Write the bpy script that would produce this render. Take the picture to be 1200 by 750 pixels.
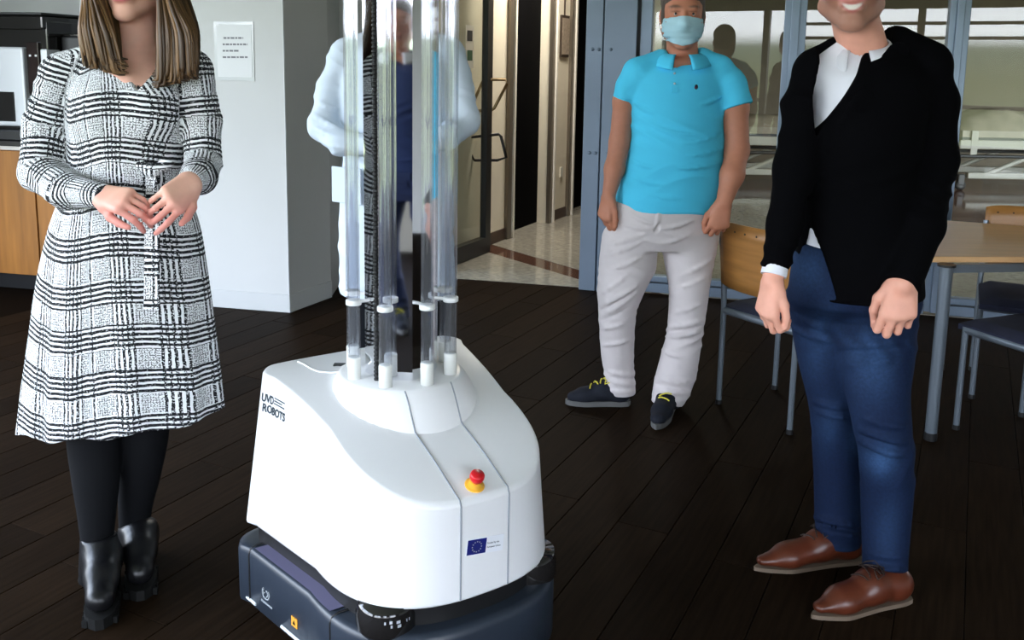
import bpy, bmesh, math, random
import numpy as np
from mathutils import Vector, Matrix, Euler
random.seed(7); rng = np.random.default_rng(7)
S = bpy.context.scene
for o in list(bpy.data.objects): bpy.data.objects.remove(o, do_unlink=True)
C = S.collection
# ------------------------------------------------------------------ camera
F_PX, CX, CY, HOR, ROLL, CAM_H = 1080.0, 600.0, 250.0, 75.0, 1.0, 1.45
_p = math.atan((CY-HOR)/F_PX); _r = math.radians(ROLL)
_R = np.array([1, 0, 0.]); _F = np.array([0, math.cos(_p), -math.sin(_p)]); _D = np.array([0, -math.sin(_p), -math.cos(_p)])
cR = math.cos(_r)*_R - math.sin(_r)*_D; cD = math.sin(_r)*_R + math.cos(_r)*_D; cF = _F
cO = np.array([0, 0, CAM_H])
cam_d = bpy.data.cameras.new('camera'); cam = bpy.data.objects.new('camera', cam_d); C.objects.link(cam)
cam_d.sensor_width = 36; cam_d.lens = F_PX/1200*36; cam_d.shift_y = -(375-CY)/1200; cam_d.clip_start = 0.05
m = Matrix(((cR[0], -cD[0], -cF[0], 0), (cR[1], -cD[1], -cF[1], 0), (cR[2], -cD[2], -cF[2], CAM_H), (0, 0, 0, 1)))
cam.matrix_world = m; S.camera = cam
def ray(x, y): return cF + (x-CX)/F_PX*cR + (y-CY)/F_PX*cD
def at(x, y, Y):            # photo pixel at world depth Y -> point
    d = ray(x, y); return cO + d*(Y/d[1])
def gr(x, y, z=0.0):        # photo pixel at world height z -> point
    d = ray(x, y); return cO + d*((z-CAM_H)/d[2])
# ------------------------------------------------------------------ view, world, light
S.view_settings.view_transform = 'Standard'; S.view_settings.look = 'None'
S.view_settings.exposure = 0.0; S.view_settings.gamma = 1.0; S.view_settings.use_curve_mapping = False
W = bpy.data.worlds.new('sky'); S.world = W; W.use_nodes = True
_n = W.node_tree.nodes; _l = W.node_tree.links; _n.clear()
_tc = _n.new('ShaderNodeTexCoord'); _sx = _n.new('ShaderNodeSeparateXYZ'); _cr = _n.new('ShaderNodeValToRGB')
_bg = _n.new('ShaderNodeBackground'); _ou = _n.new('ShaderNodeOutputWorld')
_mr = _n.new('ShaderNodeMapRange'); _mr.inputs[1].default_value = -0.2; _mr.inputs[2].default_value = 0.8
_l.new(_tc.outputs['Generated'], _sx.inputs[0]); _l.new(_sx.outputs['Z'], _mr.inputs[0]); _l.new(_mr.outputs[0], _cr.inputs[0])
_cr.color_ramp.elements[0].position = 0.0; _cr.color_ramp.elements[0].color = (0.12, 0.15, 0.10, 1)
_cr.color_ramp.elements[1].position = 1.0; _cr.color_ramp.elements[1].color = (0.52, 0.68, 1.0, 1)
for ps, cc in ((0.19, (0.13, 0.15, 0.09, 1)), (0.222, (0.15, 0.18, 0.14, 1)), (0.236, (0.90, 0.94, 1.0, 1)), (0.45, (0.76, 0.86, 1.0, 1))):
    e = _cr.color_ramp.elements.new(ps); e.color = cc
_l.new(_cr.outputs[0], _bg.inputs[0]); _bg.inputs[1].default_value = 13.5; _l.new(_bg.outputs[0], _ou.inputs[0])
def area(name, loc, rot, sx, sy, power, col=(1, 1, 1), portal=False):
    L = bpy.data.lights.new(name, 'AREA'); L.shape = 'RECTANGLE'; L.size = sx; L.size_y = sy; L.energy = power; L.color = col
    o = bpy.data.objects.new(name, L); C.objects.link(o); o.location = loc; o.rotation_euler = rot
    if portal: L.cycles.is_portal = True
    return o
PI = math.pi
# daylight enters by the window walls behind and left of the camera
area('window_portal', (-0.2, -2.55, 1.65), (-PI/2, 0, 0), 7.4, 2.4, 1, portal=True)
area('window_portal', (-4.25, 1.0, 1.65), (PI/2, 0, -PI/2), 6.6, 2.4, 1, portal=True)
# ------------------------------------------------------------------ object helpers
def link(o, parent=None):
    C.objects.link(o)
    if parent is not None: o.parent = parent
    return o
def tag(o, label=None, cat=None, group=None, kind=None):
    if label: o['label'] = label
    if cat: o['category'] = cat
    if group: o['group'] = group
    if kind: o['kind'] = kind
    return o
def empty(name, loc=(0, 0, 0), rz=0.0):
    o = bpy.data.objects.new(name, None); C.objects.link(o); o.location = loc; o.rotation_euler = (0, 0, rz); o.empty_display_size = .1
    return o
def raw_mesh(name, V, Fq, material, parent=None, smooth=True, cols=None, pat=None):
    """V (n,3) float, Fq (m,k) int array of equal faces -> object"""
    V = np.ascontiguousarray(V, np.float32); Fq = np.ascontiguousarray(Fq, np.int32)
    me = bpy.data.meshes.new(name); k = Fq.shape[1]
    me.vertices.add(len(V)); me.vertices.foreach_set('co', V.ravel())
    me.loops.add(Fq.size); me.loops.foreach_set('vertex_index', Fq.ravel())
    me.polygons.add(len(Fq)); me.polygons.foreach_set('loop_start', np.arange(0, Fq.size, k, dtype=np.int32))
    me.update(calc_edges=True)
    me.polygons.foreach_set('use_smooth', np.full(len(Fq), smooth))
    if cols is not None:
        a = me.color_attributes.new('col', 'FLOAT_COLOR', 'POINT'); c4 = np.ones((len(V), 4), np.float32); c4[:, :3] = cols; a.data.foreach_set('color', c4.ravel())
    if pat is not None:
        a = me.attributes.new('pat', 'FLOAT_VECTOR', 'POINT'); a.data.foreach_set('vector', np.ascontiguousarray(pat, np.float32).ravel())
    me.validate()
    o = bpy.data.objects.new(name, me); link(o, parent); me.materials.append(material)
    return o
class MB:
    """collects simple shapes into one mesh"""
    def __init__(s): s.V = []; s.F = []; s.sm = []
    def add(s, vs, fs, smooth=False):
        b = len(s.V); s.V += [tuple(map(float, v)) for v in vs]; s.F += [tuple(b+i for i in f) for f in fs]; s.sm += [smooth]*len(fs); return s
    def box(s, lo, hi, M=None, bev=0.0):
        x0, y0, z0 = lo; x1, y1, z1 = hi
        if bev <= 0:
            vs = [(x0,y0,z0),(x1,y0,z0),(x1,y1,z0),(x0,y1,z0),(x0,y0,z1),(x1,y0,z1),(x1,y1,z1),(x0,y1,z1)]
            fs = [(3,2,1,0),(4,5,6,7),(0,1,5,4),(1,2,6,5),(2,3,7,6),(3,0,4,7)]
        else:
            b = min(bev, .49*min(x1-x0, y1-y0, z1-z0)); bm = bmesh.new(); bmesh.ops.create_cube(bm, size=1)
            for v in bm.verts: v.co = Vector(((x0+x1)/2+v.co.x*(x1-x0), (y0+y1)/2+v.co.y*(y1-y0), (z0+z1)/2+v.co.z*(z1-z0)))
            bmesh.ops.bevel(bm, geom=bm.edges[:], offset=b, segments=2, affect='EDGES', profile=.5)
            bm.verts.index_update(); vs = [v.co.copy() for v in bm.verts]; fs = [[v.index for v in f.verts] for f in bm.faces]; bm.free()
        if M is not None: vs = [M @ Vector(v) for v in vs]
        return s.add(vs, fs)
    def wall(s, p0, p1, z0, z1, th, bev=0.0):
        """upright box from ground point p0 to p1; thickness th to the left of p0->p1 (negative = right)"""
        d = Vector((p1[0]-p0[0], p1[1]-p0[1], 0)); L = d.length; a = math.atan2(d.y, d.x)
        M = Matrix.Translation((p0[0], p0[1], 0)) @ Matrix.Rotation(a, 4, 'Z')
        return s.box((0, min(0, th), z0), (L, max(0, th), z1), M, bev)
    def prism(s, poly, z0, z1):
        n = len(poly); vs = [(x, y, z0) for x, y in poly]+[(x, y, z1) for x, y in poly]
        fs = [tuple(range(n-1, -1, -1)), tuple(range(n, 2*n))]+[(i, (i+1) % n, n+(i+1) % n, n+i) for i in range(n)]
        return s.add(vs, fs)
    def tube(s, pts, r, seg=10, closed=False, smooth=True, flat=1.0, up=None):
        pts = [Vector(p) for p in pts]; n = len(pts); rr = r if hasattr(r, '__len__') else [r]*n
        vs = []; prev = None
        for i, p in enumerate(pts):
            if closed: t = pts[(i+1) % n]-pts[i-1]
            else: t = pts[min(i+1, n-1)]-pts[max(i-1, 0)]
            t.normalize()
            if prev is None:
                u = Vector(up) if up is not None else Vector((0, 0, 1))
                if abs(u.dot(t)) > .95: u = Vector((1, 0, 0))
                x = (u-t*u.dot(t)).normalized()
            else: x = (prev-t*prev.dot(t)).normalized()
            y = t.cross(x); prev = x
            for k in range(seg):
                a = 2*PI*k/seg; vs.append(p+x*math.cos(a)*rr[i]*flat+y*math.sin(a)*rr[i])
        fs = []
        m_ = n if closed else n-1
        for i in range(m_):
            a = i*seg; b = ((i+1) % n)*seg
            for k in range(seg): fs.append((a+k, a+(k+1) % seg, b+(k+1) % seg, b+k))
        s.add(vs, fs, smooth)
        if not closed:
            s.add([vs[k] for k in range(seg)], [tuple(range(seg-1, -1, -1))]); s.add([vs[(n-1)*seg+k] for k in range(seg)], [tuple(range(seg))])
        return s
    def lathe(s, prof, seg=24, M=None, smooth=True):
        vs = []
        for r, z in prof:
            for k in range(seg):
                a = 2*PI*k/seg; v = Vector((r*math.cos(a), r*math.sin(a), z)); vs.append(M @ v if M is not None else v)
        fs = []
        for i in range(len(prof)-1):
            for k in range(seg): fs.append((i*seg+k, i*seg+(k+1) % seg, (i+1)*seg+(k+1) % seg, (i+1)*seg+k))
        fs.append(tuple(range(seg-1, -1, -1))); fs.append(tuple((len(prof)-1)*seg+k for k in range(seg)))
        return s.add(vs, fs, smooth)
    def build(s, name, material, parent=None, smooth=None):
        me = bpy.data.meshes.new(name); me.from_pydata(s.V, [], s.F); me.update()
        me.polygons.foreach_set('use_smooth', s.sm if smooth is None else [smooth]*len(s.F))
        o = bpy.data.objects.new(name, me); link(o, parent)
        if material is not None: me.materials.append(material)
        return o
def copy_tree(o, parent=None):
    c = o.copy(); C.objects.link(c); c.parent = parent
    for ch in [x for x in bpy.data.objects if x.parent == o]:
        copy_tree(ch, c)
    return c
# ------------------------------------------------------------------ materials
MATS = {}
def mat(name, col, rough=.5, metal=0.0, spec=.5, var=0.0, vscale=6.0, bump=0.0, bscale=60.0, stretch=(1, 1, 1), coat=0.0, attr=None, fabric=0.0, rnd=0.0, alpha=None, sheen=0.0):
    if name in MATS: return MATS[name]
    m = bpy.data.materials.new(name); m.use_nodes = True; nt = m.node_tree; N = nt.nodes; L = nt.links; b = N['Principled BSDF']
    b.inputs['Roughness'].default_value = rough; b.inputs['Metallic'].default_value = metal; b.inputs['Specular IOR Level'].default_value = spec
    b.inputs['Base Color'].default_value = (*col, 1)
    if coat: b.inputs['Coat Weight'].default_value = coat; b.inputs['Coat Roughness'].default_value = .12
    if sheen: b.inputs['Sheen Weight'].default_value = sheen
    tc = N.new('ShaderNodeTexCoord'); mp = N.new('ShaderNodeMapping'); mp.inputs['Scale'].default_value = stretch; L.new(tc.outputs['Object'], mp.inputs[0])
    src = None
    if attr:
        a = N.new('ShaderNodeAttribute'); a.attribute_name = attr; src = a.outputs['Color']; L.new(src, b.inputs['Base Color'])
    if var or rnd:
        nz = N.new('ShaderNodeTexNoise'); nz.inputs['Scale'].default_value = vscale; nz.inputs['Detail'].default_value = 5; L.new(mp.outputs[0], nz.inputs['Vector'])
        mr = N.new('ShaderNodeMapRange'); mr.inputs[1].default_value = .25; mr.inputs[2].default_value = .75; mr.inputs[3].default_value = 1-var; mr.inputs[4].default_value = 1+var
        L.new(nz.outputs['Fac'], mr.inputs[0]); fac = mr.outputs[0]
        if rnd:
            oi = N.new('ShaderNodeObjectInfo'); m2 = N.new('ShaderNodeMapRange'); m2.inputs[3].default_value = 1-rnd; m2.inputs[4].default_value = 1+rnd
            L.new(oi.outputs['Random'], m2.inputs[0]); mu = N.new('ShaderNodeMath'); mu.operation = 'MULTIPLY'; L.new(fac, mu.inputs[0]); L.new(m2.outputs[0], mu.inputs[1]); fac = mu.outputs[0]
            av = N.new('ShaderNodeVectorMath'); av.operation = 'ADD'; cb = N.new('ShaderNodeCombineXYZ'); ml = N.new('ShaderNodeMath'); ml.operation = 'MULTIPLY'; ml.inputs[1].default_value = 37.0
            L.new(oi.outputs['Random'], ml.inputs[0]); L.new(ml.outputs[0], cb.inputs[0]); L.new(ml.outputs[0], cb.inputs[1]); L.new(mp.outputs[0], av.inputs[0]); L.new(cb.outputs[0], av.inputs[1]); L.new(av.outputs[0], nz.inputs['Vector'])
        vm = N.new('ShaderNodeVectorMath'); vm.operation = 'SCALE'
        if src is not None: L.new(src, vm.inputs[0])
        else: vm.inputs[0].default_value = col
        L.new(fac, vm.inputs['Scale']); L.new(vm.outputs[0], b.inputs['Base Color'])
    if bump:
        nb = N.new('ShaderNodeTexNoise'); nb.inputs['Scale'].default_value = bscale; nb.inputs['Detail'].default_value = 4; L.new(mp.outputs[0], nb.inputs['Vector'])
        bp = N.new('ShaderNodeBump'); bp.inputs['Strength'].default_value = bump; bp.inputs['Distance'].default_value = .01; L.new(nb.outputs['Fac'], bp.inputs['Height']); L.new(bp.outputs[0], b.inputs['Normal'])
    MATS[name] = m
    return m
def glass_mat(name, tint=(1, 1, 1), refl=1.0, ior=1.5, rough=0.0, milk=0.0):
    if name in MATS: return MATS[name]
    m = bpy.data.materials.new(name); m.use_nodes = True; nt = m.node_tree; N = nt.nodes; L = nt.links; N.clear()
    ou = N.new('ShaderNodeOutputMaterial'); mx = N.new('ShaderNodeMixShader'); tr = N.new('ShaderNodeBsdfTransparent'); gl = N.new('ShaderNodeBsdfGlossy'); lw = N.new('ShaderNodeLayerWeight'); lw.inputs['Blend'].default_value = .5
    r0 = ((ior-1)/(ior+1))**2; pw_ = N.new('ShaderNodeMath'); pw_.operation = 'POWER'; pw_.inputs[1].default_value = 5.0; fr = N.new('ShaderNodeMath'); fr.operation = 'MULTIPLY_ADD'; fr.inputs[1].default_value = 1-r0; fr.inputs[2].default_value = r0
    L.new(lw.outputs['Facing'], pw_.inputs[0]); L.new(pw_.outputs[0], fr.inputs[0]); tr.inputs[0].default_value = (*tint, 1); gl.inputs['Roughness'].default_value = rough
    mu = N.new('ShaderNodeMath'); mu.operation = 'MULTIPLY'; mu.inputs[1].default_value = refl; mu.use_clamp = True
    L.new(fr.outputs[0], mu.inputs[0]); L.new(mu.outputs[0], mx.inputs[0]); L.new(tr.outputs[0], mx.inputs[1]); L.new(gl.outputs[0], mx.inputs[2]); L.new(mx.outputs[0], ou.inputs[0])
    if milk:
        df = N.new('ShaderNodeBsdfDiffuse'); df.inputs[0].default_value = (.9, .92, .95, 1); m2 = N.new('ShaderNodeMixShader'); m2.inputs[0].default_value = milk
        L.new(mx.outputs[0], m2.inputs[1]); L.new(df.outputs[0], m2.inputs[2]); L.new(m2.outputs[0], ou.inputs[0])
    MATS[name] = m; return m
def srgb(r, g, b):
    f = lambda c: ((c/255+.055)/1.055)**2.4 if c/255 > .04045 else c/255/12.92
    return (f(r), f(g), f(b))
# ------------------------------------------------------------------ implicit surfaces for organic shapes
def herm(z, zs, vs):
    zs = np.asarray(zs, float); vs = np.asarray(vs, float); o = np.argsort(zs); zs = zs[o]; vs = vs[o]; n = len(zs)
    if n == 1: return np.full_like(z, vs[0])
    d = np.diff(vs)/np.diff(zs); m_ = np.empty(n); m_[0] = d[0]; m_[-1] = d[-1]
    for i in range(1, n-1): m_[i] = 0 if d[i-1]*d[i] <= 0 else 2*d[i-1]*d[i]/(d[i-1]+d[i])
    zc = np.clip(z, zs[0], zs[-1]); k = np.clip(np.searchsorted(zs, zc)-1, 0, n-2); h = zs[k+1]-zs[k]; t = (zc-zs[k])/h
    return (2*t**3-3*t**2+1)*vs[k]+(t**3-2*t**2+t)*h*m_[k]+(-2*t**3+3*t**2)*vs[k+1]+(t**3-t**2)*h*m_[k+1]
def smin(a, b, k):
    h = np.clip(.5+.5*(b-a)/k, 0, 1); return b+(a-b)*h-k*h*(1-h)
def smax(a, b, k): return -smin(-a, -b, k)
class Prim:
    def __init__(s, f, lo, hi): s.f, s.lo, s.hi = f, np.array(lo, float), np.array(hi, float)
def cone(a, b, ra, rb, flat=None):
    a = np.array(a, float); b = np.array(b, float); ba = b-a; L2 = float(ba @ ba)+1e-12; rm = max(ra, rb)
    def f(X, Y, Z):
        px, py, pz = X-a[0], Y-a[1], Z-a[2]; t = np.clip((px*ba[0]+py*ba[1]+pz*ba[2])/L2, 0, 1)
        qx, qy, qz = px-t*ba[0], py-t*ba[1], pz-t*ba[2]
        if flat is not None:
            n, s_ = flat; w = (qx*n[0]+qy*n[1]+qz*n[2])*(1/s_-1); qx = qx+n[0]*w; qy = qy+n[1]*w; qz = qz+n[2]*w
        return np.sqrt(qx*qx+qy*qy+qz*qz)-(ra+(rb-ra)*t)
    return Prim(f, np.minimum(a-ra, b-rb)-.0, np.maximum(a+ra, b+rb))
def capcone(a, b, ra, rb, over=.0):
    p = cone(a, b, ra, rb); ax = nrm(np.array(b)-np.array(a)); q = np.array(b)+ax*over
    return Prim(lambda X, Y, Z: smax(p.f(X, Y, Z), (X-q[0])*ax[0]+(Y-q[1])*ax[1]+(Z-q[2])*ax[2], .005), p.lo, p.hi)
def ell(c, r, R=None):
    c = np.array(c, float); r = np.array(r, float); Rm = np.eye(3) if R is None else np.array(R, float)
    def f(X, Y, Z):
        p = [X-c[0], Y-c[1], Z-c[2]]; q = [(p[0]*Rm[0, i]+p[1]*Rm[1, i]+p[2]*Rm[2, i]) for i in range(3)]
        k0 = np.sqrt(sum((q[i]/r[i])**2 for i in range(3))); k1 = np.sqrt(sum((q[i]/r[i]**2)**2 for i in range(3)))+1e-9
        return k0*(k0-1)/k1
    m_ = r.max() if R is not None else r
    return Prim(f, c-m_, c+m_)
def loft(secs, pw=2.0, round_=.01):
    """secs: (z, cx, cy, rx, ry)"""
    A = np.array(secs, float); zs = A[:, 0]; z0, z1 = zs.min(), zs.max()
    def f(X, Y, Z):
        z = Z.ravel(); cx, cy, rx, ry = [herm(z, zs, A[:, i]).reshape(Z.shape) for i in (1, 2, 3, 4)]
        x, y = (X-cx), (Y-cy)
        if pw == 2.0:
            k0 = np.sqrt((x/rx)**2+(y/ry)**2); k1 = np.sqrt((x/rx**2)**2+(y/ry**2)**2)+1e-9; d = k0*(k0-1)/k1
        else: d = ((np.abs(x/rx)**pw+np.abs(y/ry)**pw)**(1/pw)-1)*np.minimum(rx, ry)
        return smax(smax(d, Z-z1, round_), z0-Z, round_)
    return Prim(f, (min(A[:, 1]-A[:, 3]), min(A[:, 2]-A[:, 4]), z0), (max(A[:, 1]+A[:, 3]), max(A[:, 2]+A[:, 4]), z1))
def boxp(c, h, R=None, rd=.004):
    c = np.array(c, float); h = np.array(h, float)-rd; Rm = np.eye(3) if R is None else np.array(R, float)
    def f(X, Y, Z):
        p = [X-c[0], Y-c[1], Z-c[2]]; q = [np.abs(p[0]*Rm[0, i]+p[1]*Rm[1, i]+p[2]*Rm[2, i])-h[i] for i in range(3)]
        return np.sqrt(sum(np.maximum(v, 0)**2 for v in q))+np.minimum(np.maximum(np.maximum(q[0], q[1]), q[2]), 0)-rd
    e = np.abs(Rm) @ (h+rd); return Prim(f, c-e, c+e)
def polyprism(pts, y0, y1, axis=1):
    """convex polygon given in (x,z), extruded along y"""
    P = np.array(pts, float); cen = P.mean(0); hs = []
    for i in range(len(P)):
        a, b = P[i], P[(i+1) % len(P)]; n = np.array([b[1]-a[1], a[0]-b[0]]); n /= np.linalg.norm(n)
        if (cen-a) @ n > 0: n = -n
        hs.append((n, a))
    def f(X, Y, Z):
        d = np.maximum(y0-Y, Y-y1)
        for n, a in hs: d = np.maximum(d, (X-a[0])*n[0]+(Z-a[1])*n[1])
        return d
    return Prim(f, (P[:, 0].min(), y0, P[:, 1].min()), (P[:, 0].max(), y1, P[:, 1].max()))
def disp(p, g, m_=.01):
    return Prim(lambda X, Y, Z: p.f(X, Y, Z)-g(X, Y, Z), p.lo-m_, p.hi+m_)
class Vol:
    def __init__(s, vox): s.v = vox; s.it = []
    def u(s, p, k=.012): s.it.append(('u', p, k)); return s
    def us(s, ps, k=.012):
        for p in ps: s.u(p, k)
        return s
    def sub(s, p, k=.004): s.it.append(('s', p, k)); return s
    def cut(s, f, k=.004): s.it.append(('i', f, k)); return s          # keep f<0
    def mesh(s):
        v = s.v; mg = 3*v; us = [p for o, p, k in s.it if o == 'u']
        lo = np.min([p.lo for p in us], 0)-mg-.012; hi = np.max([p.hi for p in us], 0)+mg+.012
        n = np.ceil((hi-lo)/v).astype(int)+1
        ax = [(lo[i]+v*np.arange(n[i])).astype(np.float32) for i in range(3)]
        Fd = np.full(n, .5, np.float32)
        for op, p, k in s.it:
            if op == 'i':
                Fd = smax(Fd, p(ax[0][:, None, None], ax[1][None, :, None], ax[2][None, None, :]).astype(np.float32), k); continue
            m_ = k+mg; i0 = np.clip(np.floor((p.lo-m_-lo)/v).astype(int), 0, n-1); i1 = np.clip(np.ceil((p.hi+m_-lo)/v).astype(int)+1, 1, n)
            if np.any(i1 <= i0): continue
            sl = tuple(slice(i0[i], i1[i]) for i in range(3))
            g = p.f(ax[0][sl[0]][:, None, None], ax[1][sl[1]][None, :, None], ax[2][sl[2]][None, None, :])
            Fd[sl] = smin(Fd[sl], g, k) if op == 'u' else smax(Fd[sl], -g, k)
        return surfnet(Fd, lo, v)
def surfnet(Fd, lo, v):
    Sg = Fd < 0; n = np.array(Fd.shape)
    c = np.zeros(n-1, np.int8); offs = [(i, j, k) for i in (0, 1) for j in (0, 1) for k in (0, 1)]
    for (i, j, k) in offs: c += Sg[i:n[0]-1+i, j:n[1]-1+j, k:n[2]-1+k]
    act = np.argwhere((c > 0) & (c < 8)); N = len(act)
    idx = np.full(n-1, -1, np.int32); idx[act[:, 0], act[:, 1], act[:, 2]] = np.arange(N)
    val = {o: Fd[act[:, 0]+o[0], act[:, 1]+o[1], act[:, 2]+o[2]] for o in offs}
    P = np.zeros((N, 3)); cnt = np.zeros(N)
    for o in offs:
        for a in range(3):
            if o[a]: continue
            o2 = list(o); o2[a] = 1; A = val[o]; B = val[tuple(o2)]; x = (A < 0) != (B < 0)
            t = A[x]/(A[x]-B[x]); q = np.array(o, float)[None, :].repeat(len(t), 0); q[:, a] += t; P[x] += q; cnt[x] += 1
    P = (P/cnt[:, None]+act)*v+lo
    Q = []
    for a in range(3):
        b, c_ = (a+1) % 3, (a+2) % 3; s0 = [slice(None)]*3; s1 = [slice(None)]*3; s0[a] = slice(0, -1); s1[a] = slice(1, None)
        A = Sg[tuple(s0)]; B = Sg[tuple(s1)]; e = np.argwhere(A != B); e = e[(e[:, b] > 0) & (e[:, c_] > 0) & (e[:, b] < n[b]-1) & (e[:, c_] < n[c_]-1)]
        inv = A[e[:, 0], e[:, 1], e[:, 2]]
        def cell(db, dc): q = e.copy(); q[:, b] -= db; q[:, c_] -= dc; return idx[q[:, 0], q[:, 1], q[:, 2]]
        q = np.stack([cell(1, 1), cell(0, 1), cell(0, 0), cell(1, 0)], 1); q[~inv] = q[~inv][:, ::-1]; Q.append(q)
    return P, np.concatenate(Q)
def relax(V, Fq, it=1, lam=.5):
    n = len(V); e = np.concatenate([Fq[:, [0, 1]], Fq[:, [1, 2]], Fq[:, [2, 3]], Fq[:, [3, 0]]]); e = np.concatenate([e, e[:, ::-1]])
    deg = np.bincount(e[:, 0], minlength=n)[:, None]+1e-9
    for _ in range(it):
        s_ = np.stack([np.bincount(e[:, 0], weights=V[e[:, 1], i], minlength=n) for i in range(3)], 1); V = V+(s_/deg-V)*lam
    return V
def skin(name, vol, material, parent, colf=None, patf=None, it=1):
    V, Fq = vol.mesh(); V = relax(V, Fq, it)
    cols = colf(V) if colf else None; pat = patf(V) if patf else None
    o = raw_mesh(name, V-np.array(parent.location) if parent is not None else V, Fq, material, parent, True, cols, pat)
    return o
def nrm(v): v = np.array(v, float); return v/np.linalg.norm(v)
# ------------------------------------------------------------------ the setting
M_wall = mat('wall_paint', (.53, .535, .53), .55, var=.02, vscale=3)
M_cream = mat('cream_paint', (.80, .74, .60), .6, var=.03)
M_dark = mat('doorway_darkness', (.0025, .0025, .003), .8, spec=.03)
M_ceil = mat('ceiling_white', (.72, .72, .70), .8)
M_beige = mat('hall_beige', (.17, .135, .09), .7, var=.08)
M_steel = mat('blue_grey_steel', (.155, .20, .265), .38, metal=.35, var=.06, vscale=4)
M_alu = mat('blue_grey_aluminium', (.17, .22, .29), .35, metal=.5, var=.05)
M_chrome = mat('brushed_chrome', (.75, .72, .66), .22, metal=1.0)
M_black = mat('black_plastic', (.008, .008, .009), .4)
M_glass = glass_mat('pane_glass', (.88, .90, .87), 1.0, 1.5)
M_brown = mat('brown_skirting', (.055, .028, .018), .35, var=.2)
M_plank = mat('dark_oak', (.0145, .0084, .0048), .5, spec=.015, var=.38, vscale=5, stretch=(.9, 14, 1), bump=.05, bscale=30, rnd=.22)
M_sub = mat('floor_joint', (.009, .0055, .0035), .8, spec=.02)
M_tile = mat('polished_granite', (.33, .31, .26), .07, spec=.6, var=.25, vscale=25, rnd=.06)
M_band = mat('brown_granite', (.10, .05, .035), .08, spec=.6, var=.25, vscale=25)
def un(az): a = math.radians(az); return np.array([math.sin(a), math.cos(a)])
FP = np.array([.459, 5.932]); FU = un(105.0); FN = np.array([-FU[1]*-1, 0])     # facade line: start and direction
FN = np.array([FU[1], -FU[0]])                                                  # normal towards the camera
def fac(px, py, off=0.0):       # photo pixel on the facade plane
    d = ray(px, py); t = ((FP-cO[:2]) @ FN + off)/(d[:2] @ FN); return cO+t*d
def facS(px, py=300): return float((fac(px, py)[:2]-FP) @ FU)
def FQ(s, off=0.0): return FP+FU*s+FN*off
# floor: sub floor with oak planks laid diagonally
floor = MB().box((-5.2, -2.7, -.06), (6.2, 6.6, -.011)).build('floor', M_sub); tag(floor, kind='structure')
PAZ = math.radians(26.5); pt = np.array([math.sin(PAZ), math.cos(PAZ)]); pn = np.array([math.cos(PAZ), -math.sin(PAZ)])
plank_me = None; PW, PL = .168, 1.32
thr_a = gr(541, 327)[:2]; thr_b = gr(680, 337)[:2]
pil = [gr(247, 358.7)[:2], gr(339.3, 366)[:2], gr(388, 348)[:2]]
def front_line(x):     # where the room ends
    if x > .459: return FQ((x-.459)/FU[0])[1]
    return 6.117-(x+.335)*.233
i = 0
for r in range(-14, 24):
    n0 = -2.43+r*PW; off = (r*0.47 % 1)*PL
    for q in range(-1, 8):
        t0 = q*PL+off-.3
        cpt = pn*(n0+PW/2)+pt*(t0+PL/2); x, y = cpt
        if y < .9 or y > front_line(x)+.62 or x > .62*y+.8 or x < -.62*y-1.5 or x < -4.6: continue
        if plank_me is None:
            o = MB().box((-PL/2+.0012, -PW/2+.0012, -.012), (PL/2-.0012, PW/2-.0012, 0), bev=.0018).build('plank', M_plank, floor); plank_me = o.data
        else:
            o = bpy.data.objects.new('plank', plank_me); link(o, floor)
        o.location = (x, y, 0); o.rotation_euler = (0, 0, math.atan2(pt[1], pt[0])); i += 1
# tiled floor of the corridor and of the hall behind the glass
tfl = MB().prism([tuple(thr_a+(-1.6, .40)), tuple(thr_a), tuple(thr_b), tuple(FQ(3.0)), tuple(FQ(9.5)), (12, 14.5), (-1.5, 14.5)], -.03, .001).build('floor_corridor', M_band); tag(tfl, kind='structure')
tA = un(143.3); tB = un(53.3); tile_me = None; TS = .46; b0 = gr(625.5, 306.5)[:2]
def in_tiles(p):
    if p[0] < .459: return p[1] > front_line(p[0])+.01 and p[0] > -1.4
    return (p-FP) @ FN < -.01
for a in range(-9, 12):
    for b in range(-3, 14):
        c = b0+tA*(a+.5)*TS+tB*(b*TS+(.10+TS/2 if b >= 0 else -.10+TS/2))
        if c[1] > 10.2 or c[0] > 4.2: continue
        cs = [c+tA*sa*TS/2+tB*sb*TS/2 for sa, sb in ((-1, -1), (1, -1), (1, 1), (-1, 1))]
        if not all(in_tiles(p) for p in cs):
            if not any(in_tiles(p) for p in cs): continue
            # cut tile at the threshold line: clip polygon
            def clip(poly, P, N):
                out = []
                for k in range(len(poly)):
                    A, B = poly[k], poly[(k+1) % len(poly)]; da, db = (A-P) @ N, (B-P) @ N
                    if da <= 0: out.append(A)
                    if (da < 0) != (db < 0): out.append(A+(B-A)*da/(da-db))
                return out
            tn = np.array([-(thr_b-thr_a)[1], (thr_b-thr_a)[0]])*-1.0
            poly = [p+(c-p)*.006 for p in cs]
            poly = clip(poly, thr_a, tn/np.linalg.norm(tn)) if c[0] < .459 else clip(poly, FP, FN)
            if len(poly) < 3: continue
            MB().prism([tuple(p) for p in poly], .001, .004).build('tile', M_tile, tfl); continue
        if tile_me is None:
            o = MB().box((-TS/2+.0015, -TS/2+.0015, .001), (TS/2-.0015, TS/2-.0015, .004)).build('tile', M_tile, tfl); tile_me = o.data
        else: o = bpy.data.objects.new('tile', tile_me); link(o, tfl)
        o.location = (c[0], c[1], 0); o.rotation_euler = (0, 0, math.atan2(tA[1], tA[0]))
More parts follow.
